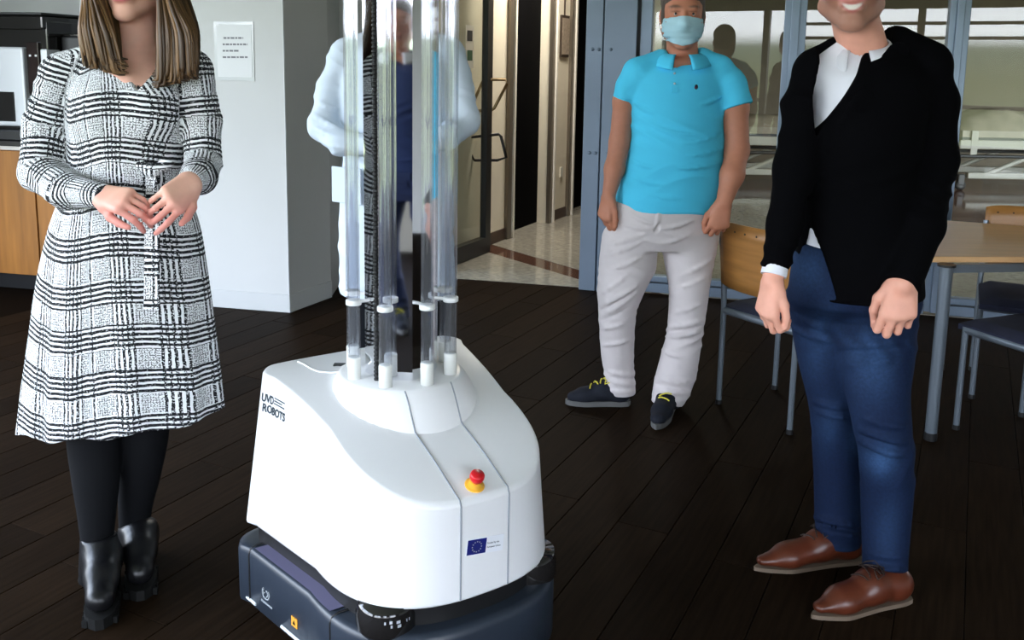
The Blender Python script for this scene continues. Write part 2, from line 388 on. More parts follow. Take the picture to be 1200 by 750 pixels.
# white pier on the left
pdir = (pil[1]-pil[0])/np.linalg.norm(pil[1]-pil[0]); PT = 2.95
pl0 = pil[1]-pdir*1.28
pier = MB().prism([tuple(pl0), tuple(pil[1]), tuple(pil[2]), (pil[2][0]-.02, pil[2][1]+.75), tuple(pl0-np.array([pdir[1], -pdir[0]])*1.2)], 0, PT).build('wall_left', M_wall); tag(pier, kind='structure')
sdir = (pil[2]-pil[1])/np.linalg.norm(pil[2]-pil[1])
bb = MB(); bb.wall(pl0, pil[1]+pdir*.006, 0, .105, -.008); bb.wall(pil[1], pil[2], 0, .105, -.008)
tag(bb.build('baseboard_left', mat('white_skirting', (.53, .54, .54), .45)), kind='structure')
tag(MB().wall(pil[1]-sdir*.004-pdir*.002, pil[1]+sdir*.004, .1, PT, -.006).build('trim_1', mat('white_corner_bead', (.62, .63, .64), .4)), kind='structure')
# alcove wall behind the kitchenette
al = pil[1]-pdir*1.28; pk_ = np.array([pdir[1], -pdir[0]]); back_r = al-pk_*.72; back_l = back_r-pdir*1.93
tag(MB().wall(back_l, back_r, 0, PT, .1).build('wall_alcove', M_wall), kind='structure')
# wall piece left of the glazed door and its brown skirting
wp0 = np.array([-1.30, 6.02]); wp1 = np.array([-.66, 5.96])
tag(MB().wall(wp0, wp1, 0, PT, .12).build('wall_back', M_wall), kind='structure')
tag(MB().wall(wp0, wp1, 0, .13, -.012).build('baseboard_back', M_brown), kind='structure')
# corridor wall with two dark doorways
cw = un(24.6); cj1 = gr(593.8, 279.7)[:2]; cj2 = gr(642, 262)[:2]; cj3 = gr(664.7, 252.5)[:2]
cn = np.array([-cw[1], cw[0]])            # away from the corridor
def corr(name, a, b, z0, z1, th, m_, k='structure', off=0.0):
    o = MB().wall(a-cn*off, b-cn*off, z0, z1, th).build(name, m_); return tag(o, kind=k)
tj = lambda p: float((p-cj1) @ cw)
cl = lambda t: cj1+cw*t
DH = 2.75
corr('wall_corridor', cl(-1.25), cl(.03), 0, DH, .15, M_cream)
corr('wall_corridor', cl(.87), cl(1.42), 0, DH, .15, M_cream)
corr('wall_corridor', cl(2.41), cl(4.5), 0, DH, .15, M_cream)
corr('baseboard_corridor', cl(-1.25), cl(-.06), 0, .10, -.012, M_brown); corr('baseboard_corridor', cl(1.02), cl(1.32), 0, .10, -.012, M_brown)
for k, t in enumerate((0.0, .90, 1.38, 2.45)):
    j = corr('trim_%d' % (k+2), cl(t-.055), cl(t+.045), 0, DH, -.03, mat('door_jamb_bronze', (.20, .17, .135), .3, metal=.6))
    corr('jamb_edge', cl(t+.02), cl(t+.05), 0, DH, -.045, mat('jamb_edge_glint', (.80, .77, .70), .35))  # highlight on the chrome edge, painted in as a pale colour
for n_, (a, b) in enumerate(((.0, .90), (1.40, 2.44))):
    d = corr('door_%d' % (n_+1), cl(a), cl(b), 0, DH, .04, M_dark, off=-.10)  # near-black panel paints in the darkness of the doorway opening
    h = MB().wall(cl(a+.08)+cn*.09, cl(a+.11)+cn*.09, 1.42, 1.66, -.02).build('hinge_plate', M_chrome, d)
o = corr('light_switch', cl(1.16), cl(1.22), .40, .49, -.012, mat('switch_plastic', (.8, .78, .7), .4)); o['kind'] = ''; del o['kind']
tag(o, 'cream light switch plate low on the corridor wall between dark doorways', 'light switch')
fr = empty('picture_frame', (*cl(1.17), 0)); tag(fr, 'small dark framed notice hanging on the cream corridor wall', 'picture frame')
def corr_part(name, a, b, z0, z1, th, m_, par, off=0.0):
    o = MB().wall(cl(a)-cn*off, cl(b)-cn*off, z0, z1, th).build(name, m_, par); o.location = -Vector(par.location); return o
M_frame = mat('dark_wood_frame', (.05, .035, .025), .4)
corr_part('frame', 1.08, 1.27, 1.52, 1.90, -.02, M_frame, fr); corr_part('picture', 1.095, 1.255, 1.545, 1.875, -.004, mat('notice_print', (.32, .26, .2), .5, var=.3, vscale=40), fr, .02)
corr_part('hook', 1.165, 1.185, 1.90, 2.14, -.01, M_frame, fr); corr_part('hook_plate', 1.13, 1.22, 2.06, 2.085, -.012, M_frame, fr)
# ceilings and outer walls (light-tight room with window walls behind and left of the camera)
tag(MB().box((-4.5, -2.8, 2.95), (6.2, 6.4, 3.1)).build('ceiling', M_ceil), kind='structure')
tag(MB().prism([(-1.6, 6.0), (.459, 5.94), tuple(FQ(7)), (12, 14.5), (-1.6, 14.5)], 2.76, 2.9).build('ceiling_hall', M_ceil), kind='structure')
tag(MB().box((5.4, -2.8, 0), (5.55, 5.0, 2.95)).build('wall_right', M_wall), kind='structure')
wl = MB(); wl.box((-4.5, -2.8, 0), (-4.35, 6.6, .35)).box((-4.5, -2.8, 2.75), (-4.35, 6.6, 2.95)).box((-4.5, 4.3, .3), (-4.35, 6.6, 2.8)).box((-4.5, -2.8, .3), (-4.35, -2.3, 2.8))
tag(wl.build('wall_side', M_wall), kind='structure')
wb = MB(); wb.box((-4.5, -2.75, 0), (5.5, -2.6, .45)).box((-4.5, -2.75, 2.3), (5.5, -2.6, 2.95)).box((-4.5, -2.75, .4), (-3.9, -2.6, 2.4)).box((3.5, -2.75, .4), (5.5, -2.6, 2.4))
tag(wb.build('wall_window', mat('window_wall_paint', (.35, .32, .27), .6)), kind='structure')
wf = MB()
for x in (-2.55, -.72, -.3, 1.4): wf.box((x-.045, -2.73, .45), (x+.045, -2.63, 2.3))
for z in (1.90, 2.10): wf.box((-.3, -2.72, z-.022), (3.5, -2.65, z+.022))
wf.box((-3.9, -2.72, .95), (3.5, -2.66, 1.0))
tag(wf.build('window_1', mat('dark_window_frame', (.05, .05, .05), .4)), kind='structure')
wf = MB()
for y in (-.1, 2.1): wf.box((-4.47, y-.05, .35), (-4.38, y+.05, 2.75))
tag(wf.build('window_2', mat('dark_window_frame', (.05, .05, .05), .4)), kind='structure')
# hall behind the glass
hw = MB(); hw.box((-1.6, 14.4, 0), (12, 14.55, 2.8)).box((11.9, 3.0, 0), (12.05, 14.5, 2.8)); tag(hw.build('wall_hall', M_beige), kind='structure')
tag(MB().wall(np.array([.62, 6.2]), np.array([.62, 6.2])+un(9.0)*8.0, 0, 2.8, .12).build('wall_hall_side', M_beige), kind='structure')
# ---- steel post and glazed facade
s_post1 = facS(737, 330); s_fr0 = facS(740, 330); s_fr1 = facS(752.5, 330)
post = empty('steel_post', (*FP, 0)); tag(post, 'blue-grey bolted steel post between the open doorway and the glass wall', 'post')
sg = facS(700, 330)
def fwall(name, s0, s1, z0, z1, front, th, m_, par=None, bev=0.0):
    o = MB().wall(FQ(s0, front), FQ(s1, front), z0, z1, th, bev).build(name, m_, par)
    if par is not None: o.location = -Vector(par.location)
    return o
fwall('post_flange', 0, sg-.006, 0, 2.95, .06, .20, M_steel, post, .004)
fwall('post_flange', sg+.006, s_post1, 0, 2.95, .075, .20, M_steel, post, .004)
fwall('post_web', 0, s_post1, 0, 2.95, .03, .16, M_steel, post)
for z in (.9, 1.55, 2.2):
    for s_ in (.045, .085, sg+.05):
        p = FQ(s_, .06 if s_ < sg else .075); o = MB().lathe([(.0, 0), (.011, .001), (.011, .006), (.006, .01), (0, .01)], 10, Matrix.Translation((p[0], p[1], z)) @ Matrix.Rotation(math.atan2(FN[1], FN[0]), 4, 'Z') @ Matrix.Rotation(PI/2, 4, 'Y')).build('bolt', M_steel, post); o.location = -Vector(post.location)
gw = empty('glass_wall', (*FQ(s_fr0), 0)); tag(gw, 'glazed partition wall with blue-grey aluminium mullions behind the standing men', 'glass wall')
mul = [(s_fr0, s_fr1), (facS(905, 250), facS(930, 250)), (facS(1103, 120), facS(1127, 120))]
step = mul[2][0]-mul[1][0]; mul.append((mul[2][0]+step*1.05, mul[2][1]+step*1.05))
for k, (a, b) in enumerate(mul):
    w_ = b-a
    fwall('mullion', a, b, .03, 2.95, .03, .10, M_alu, gw, .003)
    if k: 
        fwall('mullion_fin', a+w_*.30, a+w_*.68, .03, 2.95, .055, .03, M_alu, gw, .003)
zr = float(fac(790, 324)[2])
for k in range(3):
    a, b = mul[k][1], mul[k+1][0]
    fwall('bottom_rail', a, b, .015, zr*.62, .035, .08, M_alu, gw, .004); fwall('bottom_rail', a, b, zr*.62+.008, zr, .03, .07, M_alu, gw, .004)
    fwall('pane', a-.005, b+.005, zr-.01, 2.9, -.01, .012, M_glass, gw)
# open glazed door leaf standing in the corridor
lf0 = np.array([-.56, 6.16]); lf1 = gr(574.5, 296)[:2]; ld = (lf1-lf0)/np.linalg.norm(lf1-lf0); ll = np.linalg.norm(lf1-lf0); lnr = np.array([ld[1], -ld[0]])
gd = empty('glass_door', (*lf0, 0)); tag(gd, 'open glazed door leaf with dark metal frame and bent pull handles', 'door')
M_dframe = mat('dark_grey_door_frame', (.035, .038, .042), .35, metal=.4)
def dpart(name, a, b, z0, z1, th, m_, off=0.0):
    o = MB().wall(lf0+ld*a+lnr*off, lf0+ld*b+lnr*off, z0, z1, th).build(name, m_, gd); o.location = -Vector(gd.location); return o
dpart('stile', ll-.085, ll, .01, 2.5, .05, M_dframe); dpart('stile', 0, .085, .01, 2.5, .05, M_dframe)
dpart('rail', .085, ll-.085, .01, .13, .05, M_dframe); dpart('rail', .085, ll-.085, 2.4, 2.5, .05, M_dframe)
dpart('pane', .08, ll-.08, .12, 2.42, .012, M_glass, -.02)
M_bronze = mat('bronze_handle', (.30, .22, .12), .28, metal=1.0); M_blk_h = mat('black_handle', (.015, .014, .013), .3, metal=.6)
def dpt(px, py, off): q = at(px, py, lf1[1]); q[:2] += off; return q
for pts, m_ in (([(552, 131), (559, 96), (566, 93), (586, 93), (588, 98), (581, 127), (578, 129), (562, 130)], M_bronze), ([(548, 162), (551, 160), (578, 157), (581, 160), (587, 184), (585, 188), (558, 188), (555, 184)], M_blk_h)):
    P = [dpt(x, y, lnr*.045*(1 if k in (1, 2, 3, 4) else -.3)) for k, (x, y) in enumerate(pts)]
    o = MB().tube(P, .0115, 8, closed=True).build('pull_handle', m_, gd); o.location = -Vector(gd.location)
def leaf_hit(px, py, off=.004):
    d = ray(px, py); t = ((lf0-cO[:2]) @ lnr+off)/(d[:2] @ lnr); return cO+t*d
st = empty('door_notice', tuple(leaf_hit(550, 80))); tag(st, 'small white notice with dark pictures stuck on the glass door', 'sign')
def rel(o, par): o.parent = par; o.location = -Vector(par.location); return o
def leaf_quad(name, x0, y0, x1, y1, off, m_, th=.0015):
    a = leaf_hit(x0, y1, off); b = leaf_hit(x1, y0, off); return rel(MB().wall(a[:2], b[:2], a[2], b[2], -th).build(name, m_), st)
leaf_quad('sheet', 545.5, 30, 555, 80, .028, mat('paper_cream', (.75, .72, .62), .6))
leaf_quad('printed_picture', 547.5, 36, 553.5, 48, .030, mat('print_dark', (.03, .03, .03), .6)); leaf_quad('printed_picture', 547.5, 59, 553.5, 71, .030, mat('print_green', (.05, .12, .06), .6))
# unseen ceiling lamps added to brighten the corridor and hall
for nm, p, pw in (('corridor', cl(.35)+np.array([.62, -.28]), 105), ('hall', np.array([4.2, 10.5]), 7.5), ('hall', np.array([7.0, 8.0]), 6)):
    lp = empty('fill_lamp', (p[0], p[1], 2.70)); tag(lp, 'added unseen fill lamp over the tiled '+('corridor' if nm == 'corridor' else 'hall, '+('nearer the beds' if p[1] > 9 else 'nearer the glass wall')), 'lamp')
    MB().box((-.62, -.32, 0), (.62, .32, .05), bev=.01).build('housing', M_wall, lp)
    L = area('fill_light', (0, 0, -.02), (0, 0, 0), 1.15, .55, pw, (1.0, .93, .82)); L.parent = lp
# ------------------------------------------------------------------ kitchenette
M_oak = mat('orange_wood_veneer', (.31, .125, .022), .45, var=.25, vscale=3, stretch=(9, 9, .7), bump=.03, bscale=20)
M_top = mat('dark_worktop', (.02, .018, .017), .3)
M_silver = mat('silver_plastic', (.62, .64, .67), .35, metal=.3)
M_smoke = mat('smoked_black_gloss', (.012, .011, .011), .08, spec=.7)
kd = pdir; kn = np.array([kd[1], -kd[0]])        # towards the room
k0 = pil[1]-pdir*1.30
def KQ(s, off=0.0): return k0-kd*s+kn*off
def kbox(name, s0, s1, f, depth, z0, z1, m_, par, bev=0.0):
    o = MB().wall(KQ(s1, f), KQ(s0, f), z0, z1, depth, bev).build(name, m_, par); o.location = -Vector(par.location); return o
sK = lambda px, py=250: float((k0-at(px, py, 5.56)[:2]) @ kd)
seam = sK(43)
for n_, (a, b, lab) in enumerate(((seam+.004, seam+.62, 'orange wood kitchenette base cabinet at the left edge under the coffee machine'), (.01, seam-.004, 'orange wood kitchenette base cabinet partly hidden behind the woman'))):
    cb = empty('base_cabinet', (*KQ(b), 0)); tag(cb, lab, 'cabinet', 'kitchenette base cabinets')
    kbox('carcass', a, b, -.03, .52, .10, .88, M_oak, cb); kbox('door', a+.002, b-.002, -.008, .02, .105, .875, M_oak, cb, .002); kbox('plinth', a, b, -.06, .45, 0, .10, M_black, cb)
wt = empty('worktop', (*KQ(1.2), .88)); tag(wt, 'dark kitchenette worktop with a pale front edge under the coffee machine', 'worktop')
kbox('slab', 0.0, 1.7, .005, .60, .905, .935, M_top, wt, .003); kbox('edge_strip', 0.0, 1.7, .008, .6, .882, .904, mat('pale_edge_strip', (.55, .5, .45), .4), wt)
cm = empty('coffee_machine', (*KQ(sK(20)), .935)); tag(cm, 'large silver and black coffee machine on the kitchenette worktop', 'coffee machine')
sA, sB, sC = sK(58), sK(29), sK(-30)
kbox('body', sA, sC, -.10, .40, .935, 1.66, M_smoke, cm, .01)
kbox('hopper', sA+.004, sC, -.07, .35, 1.605, 1.69, M_smoke, cm, .012); kbox('hopper_lid', sA-.006, sC, -.05, .40, 1.69, 1.705, M_black, cm, .004)
kbox('front_panel', sB, sC, -.06, .10, 1.02, 1.50, M_silver, cm, .012)
kbox('side_panel', sA-.002, sK(49), -.085, .12, 1.20, 1.49, M_silver, cm, .008)
kbox('drip_recess', sK(14), sC, -.052, .05, 1.05, 1.23, M_smoke, cm, .004); kbox('display', sK(47), sK(31), -.082, .03, 1.22, 1.53, mat('machine_display', (.018, .010, .010), .1, spec=.7, var=.6, vscale=30), cm, .004)
kbox('drip_tray', sK(34), sC, -.02, .25, .936, 1.0, M_black, cm, .008)
for (s_, z_) in ((sK(36), 1.45), (sK(44), 1.45)): kbox('indicator_lamp', s_-.006, s_+.006, -.078, .02, z_-.006, z_+.006, mat('indicator_white', (.8, .8, .8), .3), cm)
bm_ = empty('water_boiler', (*KQ(sK(80)), .935)); tag(bm_, 'low black appliance beside the coffee machine behind the woman', 'appliance')
kbox('body', sK(112), sK(60.5), -.20, .32, .936, 1.57, M_black, bm_, .01); kbox('lid', sK(111), sK(62), -.21, .30, 1.571, 1.585, M_smoke, bm_, .004)
# notice in a plastic sleeve on the white pier, small frame behind the woman's hair
def pier_pt(px, py, off=0.004):
    d = ray(px, py); n = np.array([pdir[1], -pdir[0]]); t = ((pil[1]-cO[:2]) @ n+off)/(d[:2] @ n); return cO+t*d
def pier_quad(name, x0, y0, x1, y1, off, m_, par, th=.002):
    a = pier_pt(x0, y1, off); b = pier_pt(x1, y0, off); o = MB().wall(a[:2], b[:2], a[2], b[2], th).build(name, m_, par); o.location = -Vector(par.location); return o
pn_ = empty('wall_notice', tuple(pier_pt(274, 93))); tag(pn_, 'white printed notice in a clear sleeve taped to the white pier', 'notice')
pier_quad('sleeve', 252.5, 25.5, 296.5, 94, .004, mat('clear_sleeve', (.56, .58, .60), .12, spec=.7), pn_)
pier_quad('paper', 255.5, 29, 294, 90, .0055, mat('notice_paper', (.66, .67, .68), .5), pn_)
M_ink = mat('notice_ink', (.16, .16, .18), .6)
for (x0, x1, y) in ((262, 285, 44.5), (261, 290, 52), (261, 280, 59.5), (261, 290, 67)):
    x = x0
    while x < x1:
        w_ = random.uniform(2.2, 5.5); pier_quad('printed_word', x, y-1.0, min(x+w_, x1), y+1.0, .0062, M_ink, pn_, .0006); x += w_+1.1
wf_ = empty('wall_frame', tuple(pier_pt(219, 50))); tag(wf_, 'small white framed plate on the wall by the woman\'s hair', 'frame')
pier_quad('frame', 206, 28, 222.5, 51, .02, mat('grey_frame', (.25, .24, .23), .4), wf_, .018); pier_quad('plate', 207, 30, 220.5, 49, .022, M_wall, wf_, .01)
# ------------------------------------------------------------------ chairs and table
M_ply = mat('beech_plywood', (.34, .155, .040), .38, var=.18, vscale=4, stretch=(1.2, 1.2, 12), bump=.02, bscale=30)
M_seat = mat('navy_seat_fabric', (.010, .013, .035), .9, var=.2, vscale=60, bump=.2, bscale=300)
M_tubeg = mat('grey_steel_tube', (.20, .235, .28), .32, metal=.6)
M_hole = mat('screw_dark', (.05, .03, .015), .5)
def chair(name, o2, ux, uy, label, Wd=.40, Dp=.40, black=False):
    """o2 rear left leg foot, ux along the back, uy towards the front"""
    root = empty(name, (*o2, 0)); tag(root, label, 'chair', 'chairs at the cafe table')
    ux = np.array(ux)/np.linalg.norm(ux); uy = np.array(uy)/np.linalg.norm(uy)
    P = lambda x, y, z: Vector((*(ux*x+uy*y), z))
    r = .0125; H = .435
    for x in (0, Wd):
        lean = .0
        MB().tube([P(x, 0, .012), P(x, .0, H), P(x, -.012, .60), P(x, -.035, .745)], r, 10).build('leg', M_tubeg, root)
        MB().tube([P(x, Dp, .012), P(x, Dp, H)], r, 10).build('leg', M_tubeg, root)
        for y in (0, Dp): MB().tube([P(x, y, 0), P(x, y, .02)], r*1.15, 10).build('foot_cap', M_black, root)
    for a, b in (((0, 0), (Wd, 0)), ((0, Dp), (Wd, Dp)), ((0, 0), (0, Dp)), ((Wd, 0), (Wd, Dp))):
        d = Vector((b[0]-a[0], b[1]-a[1], 0)).normalized()*.01
        MB().tube([P(a[0], a[1], H-.012)+Vector((0, 0, 0)), P(b[0], b[1], H-.012)], .013, 8, flat=1.3).build('seat_rail', M_tubeg, root)
    # padded seat
    n = 10; V = []; Fc = []
    for j in range(n+1):
        for i_ in range(n+1):
            u = i_/n; v = j/n; e = min(u, 1-u, v, 1-v); z = H+.008+.024*min(1, (e/.10))**.5*(1 if e > 0 else 0)-.004*math.sin(PI*u)*math.sin(PI*v)
            cx_ = (u-.5)*(1-.04*(v < .05)); p = P(Wd/2+cx_*(Wd+.015), -.0+v*(Dp+.03), z); V.append(p)
    for j in range(n):
        for i_ in range(n): k = j*(n+1)+i_; Fc.append((k, k+1, k+n+2, k+n+1))
    sm = MB(); sm.add(V, Fc, True); rim = [0+i_ for i_ in range(n)]+[i_*(n+1)+n for i_ in range(n)]+[(n+1)*n+n-i_ for i_ in range(n)]+[(n-i_)*(n+1) for i_ in range(n)]
    lowv = [V[k]-Vector((0, 0, .022)) for k in rim]; top = [V[k] for k in rim]; m__ = len(rim)
    sm.add(top+lowv, [(k, m__+k, m__+(k+1) % m__, (k+1) % m__) for k in range(m__)]+[tuple(range(m__, 2*m__))])
    sm.build('seat', M_seat, root)
    # curved plywood back
    nx, nz = 14, 5; V = []
    for layer in (0, 1):
        for j in range(nz+1):
            for i_ in range(nx+1):
                u = i_/nx; v = j/nz; x = -.005+u*(Wd+.01); y = -.03*math.sin(PI*u)-.012-.03*v+layer*-.009; 
                cz = .535+.285*v-(.012*(2*abs(u-.5))**6 if v > .5 else -.012*(2*abs(u-.5))**6); V.append(P(x, y, cz))
    q = (nx+1)*(nz+1); Fc = []
    for j in range(nz):
        for i_ in range(nx):
            k = j*(nx+1)+i_; Fc += [(k, k+1, k+nx+2, k+nx+1), (q+k+nx+1, q+k+nx+2, q+k+1, q+k)]
    for i_ in range(nx):
        k = i_; Fc.append((k, q+k, q+k+1, k+1)); k = nz*(nx+1)+i_; Fc.append((k+1, q+k+1, q+k, k))
    for j in range(nz):
        k = j*(nx+1); Fc.append((k+nx+1, q+k+nx+1, q+k, k)); k += nx; Fc.append((k, q+k, q+k+nx+1, k+nx+1))
    mb = MB(); mb.add(V, Fc, True); bk = mb.build('backrest', M_ply, root)
    for i_ in range(6):
        u = .12+.76*i_/5
        for lay in (0, 1):
            yy = -.03*math.sin(PI*u)-.012-.03*.88+(.001 if lay == 0 else -.010)
            p = P(-.005+u*(Wd+.01), yy, .535+.285*.88); M = Matrix.Translation(p) @ Matrix.Rotation(math.atan2(uy[1], uy[0]), 4, 'Z') @ Matrix.Rotation(PI/2 if lay == 0 else -PI/2, 4, 'Y')
            MB().lathe([(0, 0), (.0045, 0), (.0045, .0012), (0, .0012)], 8, M).build('hole', M_hole, bk)
    return root
A = gr(842, 473)[:2]; B = gr(917, 505)[:2]; AB = (B-A)/np.linalg.norm(B-A)
chair('plywood_chair', A, AB, np.array([-AB[1], AB[0]]), 'plywood-backed navy-seat chair seen from behind, between the two men', np.linalg.norm(B-A)+.035, .36)
R1 = gr(1120, 503)[:2]; R3 = gr(1197, 488)[:2]; e1 = (R3-R1)/np.linalg.norm(R3-R1); e2 = np.array([e1[1], -e1[0]])
chair('plywood_chair', R3+e2*.40, -e1, -e2, 'navy-seat chair cut off by the right edge, in front of the table', np.linalg.norm(R3-R1), .40)
fc = np.array([2.11, 3.957]); f1 = un(116.0); f2 = un(206.0)
chair('plywood_chair', fc-f2*.44+f1*.40, -f1, f2, 'plywood-backed chair with a row of holes behind the table', .43, .44)
tb = empty('cafe_table', (*gr(1090, 515)[:2], 0)); tag(tb, 'beech-topped cafe table with grey tube legs at the right edge', 'table')
t0 = gr(1091.5, 301, .737)[:2]; t1 = gr(1103, 258, .737)[:2]; t2 = t1+un(112.0)*1.2; t3 = t0+un(86.0)*1.15
tp = MB(); tp.prism([tuple(p) for p in (t0, t3, t2, t1)], .714, .738); o = tp.build('table_top', mat('beech_table_top', (.62, .37, .18), .30, var=.1, vscale=3, stretch=(1, 10, 1)), tb); o.location = -Vector(tb.location)
bv = o.modifiers.new('bevel', 'BEVEL'); bv.width = .004; bv.segments = 2
ins = lambda p, c: p+(c-p)/np.linalg.norm(c-p)*.06
tcen = (t0+t1+t2+t3)/4
for p in (gr(1090, 515)[:2], ins(t3, tcen), ins(t2, tcen), ins(t1, tcen)):
    o = MB().tube([(p[0], p[1], .03), (p[0], p[1], .712)], .023, 16).build('leg', M_tubeg, tb); o.location = -Vector(tb.location)
    o = MB().tube([(p[0], p[1], 0), (p[0], p[1], .032)], .025, 16).build('foot_cap', M_black, tb); o.location = -Vector(tb.location)
    o = MB().tube([(p[0], p[1], .706), (p[0], p[1], .7145)], .034, 16).build('leg_plate', M_black, tb); o.location = -Vector(tb.location)
for a, b in ((gr(1090, 515)[:2], ins(t3, tcen)), (ins(t3, tcen), ins(t2, tcen)), (ins(t2, tcen), ins(t1, tcen)), (ins(t1, tcen), gr(1090, 515)[:2])):
    o = MB().wall(a, b, .68, .712, .02).build('apron_rail', M_tubeg, tb); o.location = -Vector(tb.location)
# ------------------------------------------------------------------ hospital beds in the hall behind the glass
def bed(px, label, humps):
    g = gr(px, 222)[:2]; g = at(px, 222, 11.3)[:2]
    root = empty('hospital_bed', (g[0], g[1], 0)); tag(root, label, 'bed', 'beds in the hall')
    M_bw = mat('bed_white_metal', (.42, .40, .34), .4); M_mt = mat('bed_plastic_cover', (.30, .26, .20), .25, var=.25, vscale=5, bump=.4, bscale=8); M_bd = mat('bed_dark_metal', (.03, .03, .03), .4)
    mb = MB(); nx, ny = 24, 8; V = []
    for j in range(ny+1):
        for i_ in range(nx+1):
            u = i_/nx; v = j/ny; e = min(u*nx/2, (1-u)*nx/2, v*ny/2, (1-v)*ny/2, 1)
            V.append((u*2.1, v*.9, .74+e**.5*(.10+humps*(math.exp(-((u-.28)/.20)**2))*.16+.012*math.sin(u*23+v*5))))
    mb.add(V, [(j*(nx+1)+i_, j*(nx+1)+i_+1, (j+1)*(nx+1)+i_+1, (j+1)*(nx+1)+i_) for j in range(ny) for i_ in range(nx)], True)
    mb.box((0, 0, .66), (2.1, .9, .742)); mb.build('mattress', M_mt, root)
    MB().box((-.03, -.03, .52), (2.13, -.005, .63), bev=.008).build('side_board', M_bw, root); MB().box((-.03, .905, .52), (2.13, .93, .63), bev=.008).build('side_board', M_bw, root)
    MB().box((0, 0, .60), (2.1, .9, .655)).build('deck', M_bd, root)
    for x in (.1, 1.9): MB().box((x, -.02, .45), (x+.08, -.034, .74)).build('side_bracket', M_bw, root)
    for y in (.05, .8):
        MB().tube([(-.03, y-.05, .43), (2.13, y-.05, .43)], .02, 8).build('lower_tube', M_bd, root)
        MB().tube([(.35, y, .20), (.95, y, .46)], .03, 8).build('lift_arm', M_bw, root); MB().tube([(1.75, y, .20), (1.15, y, .46)], .03, 8).build('lift_arm', M_bw, root)
        MB().box((.12, y-.04, .15), (2.0, y+.04, .225), bev=.01).build('base_beam', M_bw, root)
        for x in (.05, 2.05):
            MB().lathe([(.0, -.03), (.055, -.03), (.065, -.015), (.065, .015), (.055, .03), (0, .03)], 16, Matrix.Translation((x, y, .065)) @ Matrix.Rotation(PI/2, 4, 'X')).build('castor', M_bd, root); MB().box((x-.04, y-.035, .07), (x+.04, y+.035, .2), bev=.01).build('castor_fork', M_bd, root)
    return root
b1 = bed(1122, 'hospital bed under a plastic cover behind the glass at the right', 1.0); b2 = bed(842, 'hospital bed behind the glass between the two men', .2)
# ------------------------------------------------------------------ disinfection robot
rz0 = .26; RAZ = math.radians(146); rd = np.array([math.sin(RAZ), math.cos(RAZ)]); rn = np.array([math.cos(RAZ), -math.sin(RAZ)])
RF = gr(568, 695, rz0)[:2]
rob = empty('uv_disinfection_robot', (RF[0]-rd[0]*.33, RF[1]-rd[1]*.33, 0)); tag(rob, 'white mobile robot with upright glass lamp tubes on a dark wheeled base', 'robot')
RL = np.array(rob.location)
def RP(s, l, z): p = RF+rd*s+rn*l; return np.array([p[0], p[1], z])
def rb(mb, name, m_, par=None):
    par = par or rob; o = mb.build(name, m_, par); o.location = -Vector(rob.location) if par is rob else (0, 0, 0); return o
DR = .16; REAR = -.655
def hw(s):
    if s < -.30: return .285+(-.30-s)/.33*.06
    return .285*max(0.0, 1-((s+.30)/.30)**2.6)**(1/2.6)
ZT_S = [-.7, -.62, -.45, -.30, -.20, -.12, -.05, -.015, 0.02]; ZT_Z = [.657, .654, .634, .600, .568, .539, .509, .4945, .4885]
def ztop(s): return float(herm(np.array([s]), ZT_S, ZT_Z)[0])
HS, HT, HZ = -.425, .150, .668          # hump centre, top radius, height
def outline(off=0.0, n_front=44, n_side=10, cr=.05, rear=REAR):
    pts = []
    for k in range(n_front+1):
        a = -PI/2+PI*k/n_front; c_, s_ = math.cos(a), math.sin(a); e = 2/2.6
        pts.append((-.30+(.30+off)*abs(c_)**e, math.copysign((.285+off)*abs(s_)**e, s_)))
    w_r = hw(rear)+off; side = []
    for k in range(1, n_side): s = -.30+(rear-off+cr+.30)*k/n_side; side.append((s, hw(s)+off))
    for k in range(7):
        a = PI/2*k/6; side.append((rear-off+cr-cr*math.sin(a), w_r-cr+cr*math.cos(a)))
    pts += side; r_ = rear-off
    for k in range(1, 12): pts.append((r_, (w_r-cr)*(1-2*k/12)))
    pts += [(s, -l) for s, l in reversed(side)]
    return pts
OUT = outline(); NO = len(OUT)
def draft(z): return 1-DR*(z-rz0)/.4
def hump(s, l, z):
    r = math.hypot((s-HS)/(1.0 if s < HS else 1.0), l); h = HZ-max(0, r-HT)*1.55 if r > HT else HZ
    k = .012; x = max(0, min(1, .5+.5*(h-z)/k)); return z+(h-z)*x+k*x*(1-x)*.5 if r > HT*.9 else max(h, z)
V = []; Fc = []
rings = [(1-.012, rz0+.004), (1.0, rz0)]
for t in (0.0, .004, .03, .2, .5, .8, .93): rings.append((1.0, t))
def ring_side(t):      # t 0..1 up the side
    out = []
    for s, l in OUT:
        zt = ztop(s)-.006; z = rz0+(zt-rz0)*t; out.append(RP(s, l*draft(z), z))
    return out
def top_pt(s0, l0, f, dz=0.0):
    l1 = l0*draft(ztop(s0)); s = HS+(s0-HS)*f; l = l1*f; z = ztop(s)+.010*(1-min(1, abs(l)/(hw(min(s, -.02))+.001))**4)-.004
    return s, l, z
loops = [[RP(HS+(s-HS)*.985, l*.985, rz0+.002) for s, l in OUT]]
for t in (0, .02, .25, .5, .75, .92, .985, 1.0): loops.append(ring_side(t))
loops.append([RP(HS+(s-HS)*.994, l*draft(ztop(s))*.994, ztop(s)-.0015) for s, l in OUT])
fs_ = [.988, .97, .94, .9, .85, .8, .75, .7, .65, .6, .55, .5, .46, .42, .38, .34, .3, .26, .22, .18]
def top_z(s, l):
    w = max(hw(min(s, -.004))*draft(ztop(s)), .02); z = ztop(s)+.006*(1-min(1, abs(l)/w)**4)
    return hump(s, l, z)
